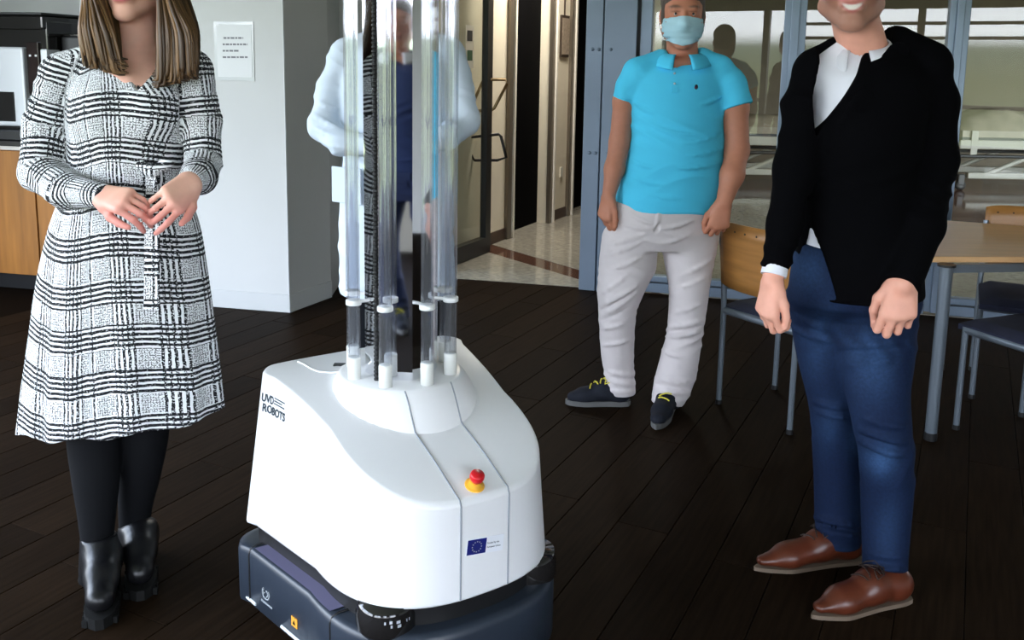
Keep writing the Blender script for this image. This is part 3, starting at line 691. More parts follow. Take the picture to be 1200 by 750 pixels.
for f in fs_:
    lp = []
    for s0, l0 in OUT:
        s = HS+(s0-HS)*f; l = l0*draft(ztop(s0))*f; lp.append(RP(s, l, top_z(s, l)))
    loops.append(lp)
# polar rings over the hump so that it stays round
NR = NO
shell = MB()
allv = [v for lp in loops for v in lp]; fc = []
for i in range(len(loops)-1):
    for k in range(NO): fc.append((i*NO+k, i*NO+(k+1) % NO, (i+1)*NO+(k+1) % NO, (i+1)*NO+k))
shell.add(allv, fc, True); shell.add(loops[-1], [tuple(range(NO))]); shell.add(loops[0], [tuple(range(NO-1, -1, -1))])
M_shell = mat('white_shell_plastic', (.82, .82, .84), .32, spec=.5)
sh_o = rb(shell, 'shell', M_shell)
hp = MB(); prof = []
for k in range(13): a = k/12; prof.append((.262-.108*a**.8 if k < 12 else HT, .50+(HZ-.006-.50)*a**1.25))
prof = [(.245, .50), (.225, .545), (.207, .58), (.191, .612), (.176, .64), (.163, .660), (.157, .667), (.150, .670), (.02, .671)]
hp.lathe(prof, 72, Matrix.Translation(RP(HS+.012, 0, 0)) @ Matrix.Identity(4)); rb(hp, 'tower_collar', M_shell)
def shell_hit(px, py, front=False):
    d = ray(px, py)
    for t in np.arange(1.3, 3.2, .0005):
        P = cO+t*d; v = P[:2]-RF; s = float(v @ rd); l = float(v @ rn)
        if s <= .0 and s > REAR and abs(l) <= hw(s)*draft(P[2]) and P[2] < top_z(s, l): return P, s, l
    return None
# seam lines
M_seam = mat('shell_seam', (.28, .30, .34), .5)
def collar_z(s, l):
    r = math.hypot(s-HS-.012, l); zs = [p[1] for p in prof]; rs = [p[0] for p in prof]
    return float(np.interp(-r, [-x for x in rs], zs)) if r < .245 else 0
for l in (.0635, -.0635):
    pts = [RP(.0-.0+.0008, l, z) for z in np.linspace(rz0+.003, .478, 6)]
    s_f = -.30+.30*(1-(abs(l)/.285)**2.6)**(1/2.6)
    pts = [RP(s_f+.0006, l, z) for z in np.linspace(rz0+.003, ztop(s_f)-.007, 6)]
    for s in np.linspace(s_f-.006, HS+.155, 26): pts.append(RP(s, l, max(top_z(s, l), collar_z(s, l))+.0006))
    rb(MB().tube(pts, .0021, 6), 'seam', M_seam)
pts = []
for px, py in ((349, 424), (356, 427), (366, 433), (374, 436), (388, 437), (402, 436)):
    g = shell_hit(px, py)
    if g: pts.append(g[0]+np.array([0, 0, .0008]))
if len(pts) > 2: rb(MB().tube(pts, .0028, 6), 'rear_cover_seam', mat('shell_seam_white', (.85, .87, .9), .4))
g = shell_hit(398, 428)
if g: rb(MB().box(tuple(g[0]+(-.016, -.01, -.002)), tuple(g[0]+(.016, .01, .004)), bev=.002), 'charge_socket', M_black)
# emergency stop
g, gs, gl = shell_hit(556, 569); nz_ = (ztop(gs-.02)-ztop(gs+.02))/.04
tiltM = Matrix.Translation(g) @ Matrix.Rotation(math.atan2(rd[1], rd[0]), 4, 'Z') @ Matrix.Rotation(math.atan(nz_), 4, 'Y')
M_yel = mat('yellow_plastic', (.85, .42, .03), .35); M_red = mat('red_plastic', (.62, .012, .02), .3)
es = rb(MB().lathe([(0, -.004), (.023, -.004), (.023, .002), (.021, .0035), (.016, .004), (.0145, .013), (.0, .013)], 28, tiltM), 'emergency_stop', M_yel)
rb(MB().lathe([(0, .012), (.009, .012), (.0095, .018), (.0155, .021), (.017, .026), (.0165, .034), (.0145, .037), (.0, .0375)], 28, tiltM), 'red_button', M_red, es)
# text helper
def text_mesh(body, size, M, material, name, par, extrude=.0004, align='LEFT', bold=0.0, sx=1.0):
    cu = bpy.data.curves.new(name, 'FONT'); cu.body = body; cu.size = size; cu.extrude = extrude; cu.align_x = align; cu.offset = bold
    t = bpy.data.objects.new(name, cu); C.objects.link(t); bpy.context.view_layer.update()
    me = bpy.data.meshes.new_from_object(t.evaluated_get(bpy.context.evaluated_depsgraph_get())); C.objects.unlink(t); bpy.data.objects.remove(t)
    me.transform(M @ Matrix.Diagonal((sx, 1, 1, 1))); o = bpy.data.objects.new(name, me); link(o, par); me.materials.clear(); me.materials.append(material); return o
def frame_mat(p, x, y):
    x = Vector(x).normalized(); y = Vector(y); y = (y-x*y.dot(x)).normalized(); z = x.cross(y)
    return Matrix(((x[0], y[0], z[0], p[0]), (x[1], y[1], z[1], p[1]), (x[2], y[2], z[2], p[2]), (0, 0, 0, 1)))
M_ink2 = mat('dark_print', (.03, .05, .07), .5)
p0 = shell_hit(309, 471)[0]; p1 = shell_hit(332, 490)[0]; pu = shell_hit(309, 462)[0]
xa = shell_hit(330, 478)[0]-shell_hit(309, 463)[0]; xa[2] = 0; ya = pu-p0
Mt = frame_mat(p0, xa, ya); nv = np.array(Mt.col[2][:3]); 
if nv @ (cO-p0) < 0: nv = -nv
def side_l(s, z):
    L_ = [(a, b) for a, b in OUT if b > .02 and a < -.02]; L_.sort(); return float(np.interp(s, [a for a, b in L_], [b for a, b in L_]))*draft(z)
def wrap(o):
    me = o.data; co = np.array([v.co[:] for v in me.vertices])
    for k, p in enumerate(co):
        v = p[:2]-RF; s = float(v @ rd); me.vertices[k].co = RP(s, side_l(s, p[2])+.0012, p[2])
    me.update(); return o
def fit_text(body, A, width, size, name, bold=.0):
    o = text_mesh(body, size, Matrix.Identity(4), M_ink2, name, rob, bold=bold); co = np.array([v.co[:] for v in o.data.vertices]); w = co[:, 0].max()-co[:, 0].min()
    M = frame_mat(A+nv*.0015, xa, ya) @ Matrix.Diagonal((width/w, 1, 1, 1)); o.data.transform(M); o.location = -Vector(rob.location); return wrap(o)
W2 = float(np.linalg.norm(shell_hit(332, 483)[0][:2]-shell_hit(308.5, 471)[0][:2])); H1 = .0285
fit_text('ROBOTS', shell_hit(310.0, 480.5)[0], W2, H1, 'lettering_robots', .0009)
fit_text('UVD', shell_hit(310.0, 468.5)[0], W2*.46, H1, 'lettering_uvd', .0009)
xn = nrm(xa); yn = nrm(ya-xn*(ya @ xn)); b_ = shell_hit(310.0, 468.5)[0]
for k, (dz, w_) in enumerate(((.0175, .5), (.0105, .38), (.0035, .5))):
    A_ = b_+xn*W2*.50+yn*dz; wrap(rb(MB().box((0, 0, 0), (W2*w_, .0032, .0008), frame_mat(A_+nv*.0015, xn, yn)), 'logo_line', M_ink2))
# flag sticker on the front band
f0 = shell_hit(546.3, 651)[0]; f1 = shell_hit(568.2, 647)[0]; fu = shell_hit(546.3, 634)[0]
fx = f1-f0; fw = float(np.linalg.norm(fx)); fh = abs(fu[2]-f0[2]); FM = frame_mat(f0, fx, (0, 0, 1)); fn = np.array(FM.col[2][:3]); sgn = 1 if fn @ (cO-f0) > 0 else -1
FM = frame_mat(f0+fn*sgn*.0012, fx, (0, 0, 1))
M_stick = mat('sticker_white', (.82, .84, .9), .4); M_eu = mat('flag_blue', (.008, .014, .16), .4); M_star = mat('flag_star', (.75, .72, .55), .5)
stick = rb(MB().box((-.0018, -.0018, -.0008), (fw*1.95, fh+.0018, .0), FM), 'sticker', M_stick)
rb(MB().box((0, 0, -.0004), (fw, fh, .0006*sgn), FM), 'flag', M_eu, stick)
for k in range(12):
    a = 2*PI*k/12; cx_, cy_ = fw/2+math.sin(a)*fh*.34, fh/2+math.cos(a)*fh*.34; vs = []
    for j in range(10):
        r_ = .0024 if j % 2 == 0 else .001; b = 2*PI*j/10; vs.append(FM @ Vector((cx_+math.sin(b)*r_, cy_+math.cos(b)*r_, .0011*sgn)))
    rb(MB().add(vs, [tuple(range(10)), tuple(range(9, -1, -1))]), 'star', M_star, stick)
for k, tx in enumerate(('Funded by the', 'European Union')):
    o = text_mesh(tx, .0058, FM @ Matrix.Translation((fw*1.06, fh*(.56-.27*k), .0006*sgn)), M_ink2, 'sticker_text', stick, .0002, sx=.95)
# ---- dark mobile base
M_base = mat('dark_blue_grey_shell', (.022, .030, .045), .38, spec=.5); M_btop = mat('base_top_grey', (.16, .15, .26), .32, spec=.55)
BOFF = .022; BO = outline(BOFF, cr=.07)
def prismloops(o_, zs, name, m_, ins=None):
    mb = MB(); n = len(o_); vs = []
    for z, f in zs:
        for s, l in o_: vs.append(RP(-.33+(s+.33)*f, l*f, z))
    fc = [(i*n+k, i*n+(k+1) % n, (i+1)*n+(k+1) % n, (i+1)*n+k) for i in range(len(zs)-1) for k in range(n)]
    mb.add(vs, fc, True); mb.add(vs[-n:], [tuple(range(n))]); mb.add(vs[:n], [tuple(range(n-1, -1, -1))]); return rb(mb, name, m_)
prismloops(BO, [(.045, .97), (.05, 1.0), (.185, 1.0), (.198, .992), (.2035, .972), (.205, .94), (.205, .8)], 'base_body', M_base)
prismloops(outline(.0), [(.2, .93), (.27, .93)], 'base_core', M_black)
# top deck of the base, painted lighter; front bumper part is proud of it
mb = MB(); q = []; nq = 12; DECK = [(i, i+1, 2*nq-2-i, 2*nq-1-i) for i in range(nq-1)]
for s in np.linspace(-.56, -.20, 12): q.append((s, hw(s)+BOFF-.008))
inn = [(s, hw(s)-.06) for s, l in reversed(q)]
mb.add([RP(s, l, .2075) for s, l in q+inn], DECK); rb(mb, 'side_deck', M_btop)
mb = MB(); mb.add([RP(s, -l, .2075) for s, l in q+inn], DECK); rb(mb, 'side_deck', M_btop)
for sg in (1, -1):
    for sj in (-.185, -.575):
        w_ = hw(sj)+BOFF; rb(MB().tube([RP(sj, sg*(w_-.10), .2065), RP(sj, sg*(w_-.02), .2065), RP(sj, sg*(w_-.004), .200), RP(sj, sg*(w_+.0006), .185), RP(sj, sg*(w_+.0006), .05)], .0028, 6), 'panel_gap', M_black)
    # light strip
    st_ = [RP(s, sg*(hw(s)+BOFF+.001), .062) for s in np.linspace(-.60, -.05, 40) if hw(s) > 0]
    M_ls = mat('light_strip_white', (.75, .8, .82), .35)
    for a, b in ((-.60, -.545), (-.42, -.19), (-.18, -.10)):
        pts_ = [RP(s, sg*(hw(s)+BOFF+.0005), .060) for s in np.linspace(a, b, 10)]
        rb(MB().tube(pts_, .0042, 6), 'light_strip', M_ls)
    sL = -.165; MB_ = MB().lathe([(0, -.018), (.070, -.018), (.074, -.008), (.074, .008), (.070, .018), (0, .018)], 28, Matrix.Translation(RP(-.36, sg*.235, .075)) @ Matrix.Rotation(math.atan2(rn[1], rn[0]), 4, 'Z') @ Matrix.Rotation(PI/2, 4, 'Y'))
    rb(MB_, 'wheel', M_black)
    for sc_ in (-.09, -.57):
        rb(MB().lathe([(0, -.014), (.043, -.014), (.048, 0), (.043, .014), (0, .014)], 20, Matrix.Translation(RP(sc_, sg*.17, .049)) @ Matrix.Rotation(math.atan2(rn[1], rn[0]), 4, 'Z') @ Matrix.Rotation(PI/2, 4, 'Y')), 'castor_wheel', mat('grey_rubber', (.22, .23, .25), .5))
# emblem, small lettering and warning label on the base side
def base_hit(px, py):
    d = ray(px, py)
    for t in np.arange(1.3, 3.2, .0005):
        P = cO+t*d; v = P[:2]-RF; s = float(v @ rd); l = float(v @ rn)
        if s > -.66 and s < -.02 and l <= hw(s)+BOFF+.0005 and P[2] < .21: return P
M_em = mat('grey_print', (.30, .33, .36), .5)
e0 = base_hit(305, 697); e1 = base_hit(319, 707)
ex = e1-e0; ex[2] = 0; ex = nrm(ex); en = np.array([ex[1], -ex[0], 0]); en = en if en @ (cO-e0) > 0 else -en
ec = base_hit(312, 695.5)+en*.001
EM = frame_mat(ec, ex, (0, 0, 1))
rb(MB().tube([EM @ Vector((math.cos(a)*.0165, math.sin(a)*.0155, 0)) for a in np.linspace(2.3, 7.0, 26)], .0018, 5), 'emblem_ring', M_em)
rb(MB().tube([EM @ Vector(p) for p in ((-.010, .0085, 0), (-.010, -.0085, 0), (-.010, 0, 0), (-.003, 0, 0))], .0016, 5), 'emblem_mark', M_em)
rb(MB().tube([EM @ Vector((.002+math.sin(a)*.0075, math.cos(a)*.0085, 0)) for a in np.linspace(0, PI, 10)], .0016, 5), 'emblem_mark', M_em)
x_ = -.024
while x_ < .03:
    w_ = random.uniform(.004, .009); rb(MB().box((x_, -.030, -.0005), (x_+w_, -.0245, .0008), EM), 'small_lettering', M_em); x_ += w_+.002
wl0 = base_hit(345.5, 729)+en*.0012; WM = frame_mat(wl0, ex, (0, 0, 1)); 
wlb = rb(MB().box((-.013, -.0125, -.001), (.013, .0125, .001), WM), 'warning_label', mat('orange_label', (.75, .33, .04), .45))
rb(MB().add([WM @ Vector(p) for p in ((-.006, -.006, .0016), (.006, -.006, .0016), (0, .006, .0016))], [(0, 1, 2), (2, 1, 0)]), 'warning_triangle', M_black, wlb)
# laser scanner in the front corner gap
for sg in (1, -1):
    c_ = RP(-.105, sg*.195, .19); sc = rb(MB().lathe([(0, 0), (.064, 0), (.070, .012), (.070, .045), (.066, .058), (.064, .072), (0, .072)], 36, Matrix.Translation(c_)), 'laser_scanner', M_smoke)
    if sg > 0:
        for k, (da, zz, w_) in enumerate(((-.30, .05, .05), (-.12, .051, .09), (-.10, .041, .06), (.12, .049, .13), (.15, .039, .12), (.42, .046, .03), (.52, .046, .03))):
            a0 = math.atan2(-c_[1], -c_[0])+da+.25; vs = []
            for aa in (a0-w_/2, a0+w_/2):
                for z_ in (zz-.0035, zz+.0035): vs.append((c_[0]+math.cos(aa)*.0712, c_[1]+math.sin(aa)*.0712, c_[2]+z_))
            rb(MB().add(vs, [(0, 2, 3, 1), (1, 3, 2, 0)]), 'scanner_print', M_stick, sc)
# ---- lamp tower
TC = RP(HS+.012, 0, 0); cam_az = math.atan2(-TC[0], -TC[1])         # direction to the viewer, from +Y
def TP(th, r, z): a = cam_az+math.radians(-th)*-1; return np.array([TC[0]+math.sin(a)*r, TC[1]+math.cos(a)*r, z])
ZB = .671; ZE = 1.66
M_mirror = mat('mirror_aluminium', (.86, .87, .9), .035, metal=1.0); M_sock = mat('lamp_socket_white', (.82, .83, .80), .4)
M_quartz = glass_mat('quartz_glass', (.95, .96, .98), 2.6, 1.46, milk=.02); M_clip = mat('clip_white', (.85, .86, .86), .35)
# viewer-left is the +theta side here: angles chosen so that panels face viewer, left and right
nor = [-140, -100, -60, -8, 42, 73, 118, 168]; ap = .086
poly = []
for k in range(len(nor)):
    a, b = nor[k], nor[(k+1) % len(nor)]+(360 if k == len(nor)-1 else 0); mid = (a+b)/2; r_ = ap/math.cos(math.radians((b-a)/2)); poly.append((mid, r_))
def sideangle(th): return -th          # positive th in the lists = viewer's right
col_ = empty  # placeholder name kept unused
for k in range(len(poly)):
    (a0, r0), (a1, r1) = poly[k-1], poly[k]
    vs = [TP(sideangle(a0), r0, ZB), TP(sideangle(a1), r1, ZB), TP(sideangle(a1), r1, ZE), TP(sideangle(a0), r0, ZE)]
    inn = [np.array([TC[0]+(v[0]-TC[0])*.96, TC[1]+(v[1]-TC[1])*.96, v[2]]) for v in vs]
    rb(MB().add(vs+inn, [(0, 1, 2, 3), (7, 6, 5, 4), (0, 4, 5, 1), (3, 2, 6, 7), (1, 5, 6, 2), (0, 3, 7, 4)]), 'mirror_panel', M_mirror)
lamps = [-63, -17, 29, 72, 118, 163, 208, 253]; LR = .130; ZC = .865
for th in lamps:
    tb_ = sideangle(th); p = TP(tb_, LR, 0)
    lt = MB(); lt.lathe([(.0155, ZB+.05), (.0155, ZE-.02)], 20, Matrix.Translation(p)); del lt.F[-2:]; del lt.sm[-2:]
    lo_ = rb(lt, 'lamp_tube', M_quartz)
    lt = MB(); lt.lathe([(.0125, ZB+.05), (.0125, ZE-.02)], 16, Matrix.Translation(p)); del lt.F[-2:]; del lt.sm[-2:]; rb(lt, 'inner_tube', M_quartz, lo_)
    so = rb(MB().lathe([(0, ZB-.002), (.0165, ZB-.002), (.0165, ZB+.050), (.0155, ZB+.054), (0, ZB+.054)], 20, Matrix.Translation(p)), 'lamp_socket', M_sock)
    rb(MB().lathe([(0, ZE-.03), (.0165, ZE-.03), (.0165, ZE+.002), (0, ZE+.002)], 20, Matrix.Translation(p)), 'lamp_socket', M_sock)
    for zc in (ZC, ZC+.36, ZC+.68):
        cl_ = MB(); cl_.lathe([(.0185, zc-.006), (.0195, zc-.005), (.0195, zc+.005), (.0185, zc+.006)], 18, Matrix.Translation(p))
        q0 = TP(tb_, LR-.016, zc); q1 = TP(tb_, ap+.002, zc); cl_.tube([q0, q1], .0045, 6)
        if zc == ZC: rb(cl_, 'tube_clip', M_clip)
# black ribbed conduit running up between two panels
cd = MB(); pc = TP(sideangle(-37), .100, 0); zz = ZB; k = 0; prof_ = []
while zz < ZE: prof_ += [(.0072, zz), (.0072, zz+.005), (.0050, zz+.0055), (.0050, zz+.0095)]; zz += .010
cd.lathe(prof_, 12, Matrix.Translation(pc)); rb(cd, 'ribbed_conduit', M_black)
rb(MB().lathe([(0, ZE), (.165, ZE), (.17, ZE+.008), (.17, ZE+.035), (.155, ZE+.05), (0, ZE+.052)], 48, Matrix.Translation((TC[0], TC[1], 0))), 'tower_cap', M_shell)
# ------------------------------------------------------------------ people
def secs(rows, Y=None, ry=None):
    out = []
    for r in rows:
        py, xl, xr = r[:3]; yy = r[3] if len(r) > 3 else Y; rr = r[4] if len(r) > 4 else ry
        a, b = at(xl, py, yy), at(xr, py, yy); out.append(((a[2]+b[2])/2, (a[0]+b[0])/2, yy, (b[0]-a[0])/2, rr))
    return out
def shrink(s, d): return [(z, cx, cy, max(rx-d, .01), max(ry-d, .01)) for z, cx, cy, rx, ry in s]
def wr(amp, fz, fx, ph=0.0, zc=None, sz=.1, tilt=0.0):
    """irregular cloth folds: warped, ridged waves that come and go"""
    def g(X, Y, Z):
        w1 = np.sin(fx*.9*X+1.3*ph+.4*fx*Y+9*Z)+.6*np.sin(fx*1.7*Y-13*Z+ph); a = fz*.55*(Z+tilt*X)+1.9*w1+ph
        v = 1-1.9*np.abs(np.sin(a))**.8; m_ = .5+.5*np.sin(.23*fz*Z-fx*.8*X+2.1*ph+.7*w1); v = v*m_*m_*amp
        if zc is not None: v = v*np.exp(-((Z-zc)/sz)**2)
        return v
    return g
def addg(*gs): return lambda X, Y, Z: sum(g(X, Y, Z) for g in gs)
def hit(prims, px, py, t0, t1, d=0.0):
    r = ray(px, py); ts = np.arange(t0, t1, .0015); P = cO[None, :]+ts[:, None]*r[None, :]
    f = np.min([p.f(P[:, 0], P[:, 1], P[:, 2]) for p in prims], 0); k = np.argmax(f < d)
    return P[k] if f[k] < d else None
def folds(vol, prims, lines, t0, t1, r=.006, k=.012, sub=False):
    for ln in lines:
        x0, y0, x1, y1 = ln[:4]; rr = ln[4] if len(ln) > 4 else r; bow = ln[5] if len(ln) > 5 else 2.0; pts = []
        for t in np.linspace(0, 1, 6):
            h = hit(prims, x0+(x1-x0)*t, y0+(y1-y0)*t+bow*math.sin(PI*t), t0, t1)
            if h is not None: pts.append(h)
        for i in range(len(pts)-1):
            if np.linalg.norm(pts[i+1]-pts[i]) > .08: continue
            e = lambda j: rr*(.35+.65*math.sin(PI*min(max(j/(len(pts)-1), .05), .95)))
            (vol.sub if sub else vol.u)(cone(pts[i], pts[i+1], e(i), e(i+1)), k)
def chain(pts, rs, flat=None): return [cone(pts[i], pts[i+1], rs[i], rs[i+1], flat) for i in range(len(pts)-1)]
def rot(v, ax, a): ax = nrm(ax); return v*math.cos(a)+np.cross(ax, v)*math.sin(a)+ax*(ax @ v)*(1-math.cos(a))
def hand(w, f, nb, side, curls, sc=1.0, thumb=None, spread=4, rsc=1.0):
    """w wrist, f towards knuckles, nb back of hand normal, side=+1/-1 picks thumb side; curls per finger (deg, deg, deg)"""
    f = nrm(f); nb = nrm(np.array(nb)-f*(np.array(nb) @ f)); lat = np.cross(f, nb)*side; ps = []; w = np.array(w, float)
    kn = [.090, .093, .087, .078]; off = [.030, .0095, -.0105, -.029]; L = [(.043, .026, .021), (.048, .030, .022), (.043, .028, .021), (.034, .021, .019)]
    r0 = [.0098, .0100, .0094, .0082]
    for i in range(4):
        k = w+(f*kn[i]+lat*off[i]+nb*(.004-.003*abs(i-1.3)))*sc; ps.append((cone(w+f*.012*sc+lat*off[i]*.55*sc, k, .0155*sc, .0125*sc*rsc, (nb, 1.0)), .014))
        ang = 0; p = k; d0 = rot(f, nb, math.radians(spread*(1.3-i))*side*-1)
        for j in range(3):
            ang += math.radians(curls[i][j]); d = d0*math.cos(ang)-nb*math.sin(ang); q = p+d*L[i][j]*sc
            ra = r0[i]*(1-.07*j)*sc*rsc; rb_ = r0[i]*(1-.07*(j+1)-.04*(j == 2))*sc*rsc; ps.append((cone(p, q, ra, rb_), .0035)); p = q
    t0 = w+(f*.028+lat*.026-nb*.006)*sc; td = thumb or ((.55, .75, -.25), (.85, .4, -.3), (.95, .1, -.3)); p = w+(f*.008+lat*.016)*sc
    ps.append((cone(p, t0+(f*.0+lat*.004)*sc, .016*sc, .0145*sc), .012)); p = t0
    for (a, b, c), Lt, ra, rb_ in zip(td, (.036, .032, .027), (.0145, .0118, .0105), (.0118, .0105, .0085)):
        q = p+nrm(f*a+lat*b+nb*c)*Lt*sc; ps.append((cone(p, q, ra*sc*rsc, rb_*sc*rsc), .005)); p = q
    return ps
class Head:
    def __init__(s, c, fwd, up=(0, 0, 1), sc=1.0, jaw=1.0):
        s.c = np.array(c, float); s.f = nrm(fwd); s.u = nrm(np.array(up)-s.f*(np.array(up) @ s.f)); s.r = np.cross(s.f, s.u); s.R = np.stack([s.r, s.f, s.u], 1); s.sc = sc; s.jaw = jaw
    def p(s, x, y, z): return s.c+(s.r*x+s.f*y+s.u*z)*s.sc
    def e(s, x, y, z, a, b, c): return ell(s.p(x, y, z), np.array([a, b, c])*s.sc, s.R)
    def loc(s, V): return ((V-s.c) @ s.R)/s.sc
    def prims(s, smile=0.0):
        j = s.jaw; P = []
        P += [(s.e(0, -.014, .040, .0745, .094, .082), .02), (s.e(0, .020, -.022, .0650, .070, .088), .03)]
        for g in (-1, 1):
            P += [(cone(s.p(g*.050*j, -.006, -.058), s.p(g*.012, .072, -.104), .024*s.sc, .018*s.sc), .025), (s.e(g*.040, .056, -.030, .025, .024, .022), .022)]
        P += [(s.e(0, .074, -.103, .021*j, .019, .017), .018), (cone(s.p(-.036, .078, .022), s.p(.036, .078, .022), .012*s.sc, .012*s.sc), .02)]
        P += [(cone(s.p(0, .086, .012), s.p(0, .109, -.030), .0075*s.sc, .0115*s.sc), .010)]
        for g in (-1, 1): P += [(s.e(g*.0115, .096, -.036, .0085, .011, .0075), .005)]
        P += [(s.e(0, .082, -.066, .030, .012, .018), .015)]
        P += [(s.e(0, .0925, -.0615, .023+.004*smile, .0070, .0055), .004), (s.e(0, .0915, -.0735, .020+.003*smile, .0075, .0065), .004)]
        for g in (-1, 1): P += [(s.e(g*.075, -.012, -.008, .010, .018, .030), .006), (s.e(g*.031, .076, .004, .0145, .012, .0115), .004)]
        return P
    def subs(s): return [(s.e(g*.031, .098, .004, .017, .014, .010), .010) for g in (-1, 1)]
    def eyes(s, par):
        M_eye = mat('eye_white', (.62, .58, .55), .25); M_iris = mat('eye_iris', (.03, .03, .035), .2)
        for g in (-1, 1):
            b = s.p(g*.031, .0785, .003); mb = MB()
            mb.lathe([(0.0001, -.0105), (.006, -.0086), (.0098, -.004), (.0108, 0), (.0098, .004), (.006, .0086), (.0001, .0105)], 14, Matrix.Translation(b-np.array(par.location)))
            o = mb.build('eye', M_eye, par); q = b+s.f*.0072*s.sc
            MB().lathe([(.0001, -.0052), (.0036, -.0038), (.0052, 0), (.0036, .0038), (.0001, .0052)], 12, Matrix.Translation(q-np.array(par.location))).build('iris', M_iris, o)
    def tint(s, V, base, lips=(.42, .13, .12), brow=(.07, .045, .03), teeth=False, beard=None):
        L = s.loc(V); c = np.tile(np.array(base, np.float32), (len(V), 1)); x, y, z = L.T
        def mix(m_, col): 
            m_ = np.clip(m_, 0, 1)[:, None]; c[:] = c*(1-m_)+np.array(col)*m_
        front = y > .03
        mix(np.exp(-((np.abs(x)-.042)/.02)**2-((z+.035)/.022)**2)*.45*front, np.array(base)*np.array((1.08, .72, .68)))
        mix(np.exp(-(x/.014)**2-((z+.03)/.016)**2)*.35*(y > .085), np.array(base)*np.array((1.05, .7, .66)))
        if beard is not None:
            m_ = (1/(1+np.exp(-( -.040-z+.10*np.clip(np.abs(x)-.03, 0, .1)*4)/.004)))*(1/(1+np.exp(-(y+.01)/.012)))*(1/(1+np.exp(-(z+.122)/.005))); m_ *= 1-np.exp(-(x/.02)**2-((z+.066)/.012)**2)*(y > .07); mix(m_*beard[3], beard[:3])
        lz = -.0668+ (.012*(x/.026)**2 if teeth else .004*(x/.026)**2)
        m_ = (1/(1+np.exp((np.sqrt((x/.0285)**2+((z-lz)/.0135)**2)-1)*9)))*(y > .06); mix(m_, lips)
        if teeth: mix((1/(1+np.exp((np.sqrt((x/.022)**2+((z-lz+.0005)/.0062)**2)-1)*9)))*(y > .06), (.72, .68, .62))
        else: mix(np.exp(-((z-lz)/.0016)**2)*(np.abs(x) < .024)*(y > .07)*.6, np.array(lips)*.35)
        bz = .024+.004*np.cos((np.abs(x)-.033)/.02)
        mix((1/(1+np.exp((np.sqrt(((np.abs(x)-.034)/.021)**2+((z-bz)/.0048)**2)-1)*6)))*(y > .05)*.85, brow)
        mix(np.exp(-((np.abs(x)-.031)/.016)**4-((z-.0105)/.0025)**2)*(y > .05)*.7, np.array(base)*.25)
        return c
def prims_into(vol, ps):
    for p, k in ps: vol.u(p, k)
def collar(name, c, r_in, r_out, h, drop_back, drop_front, gap, material, par, tilt=0.0, fw=(0, -1), th=.004, squash=.85, n=40, spread=0.0):
    """folded shirt collar: a strip round the neck, open in front by +-gap degrees"""
    c = np.array(c, float); fa = math.atan2(fw[1], fw[0]); V = []; rows = 5
    for i in range(n+1):
        t = i/n; a = math.radians(gap)+t*(2*PI-2*math.radians(gap)); fr = abs(math.cos(a/2))**3 if True else 0
        front = .5+.5*math.cos(a); dx, dy = math.cos(fa+a), math.sin(fa+a)
        for j in range(rows):
            v = j/(rows-1); r = r_in+(r_out-r_in)*(v**.7)+(.006 if v > .1 else 0); zz = h*(1-.35*front)-v*(drop_back+(drop_front-drop_back)*front**2)-tilt*front
            sp = spread*v*front
            ca = (dx*math.cos(fa)+dy*math.sin(fa)); px_ = dx*r; py_ = dy*r
            # squash depth a little
            V.append((c[0]+px_*1.0+math.cos(fa)*sp*0, c[1]+py_*squash+math.sin(fa)*sp, c[2]+zz))
    q = rows; F_ = []; m_ = len(V); V2 = [(x+(x-c[0])*th/r_in, y+(y-c[1])*th/r_in, z+.001) for x, y, z in V]
    for i in range(n):
        for j in range(q-1):
            k = i*q+j; F_ += [(k, k+q, k+q+1, k+1), (m_+k+1, m_+k+q+1, m_+k+q, m_+k)]
    for i in range(n):
        k = i*q; F_.append((m_+k, m_+k+q, k+q, k)); k = i*q+q-1; F_.append((k, k+q, m_+k+q, m_+k))
    for j in range(q-1): F_.append((j, j+1, m_+j+1, m_+j)); k = n*q+j; F_.append((k+1, k, m_+k, m_+k+1))
    loc = np.array(par.location); mb = MB(); mb.add([tuple(np.array(v)-loc) for v in V+V2], F_, True); return mb.build(name, material, par)
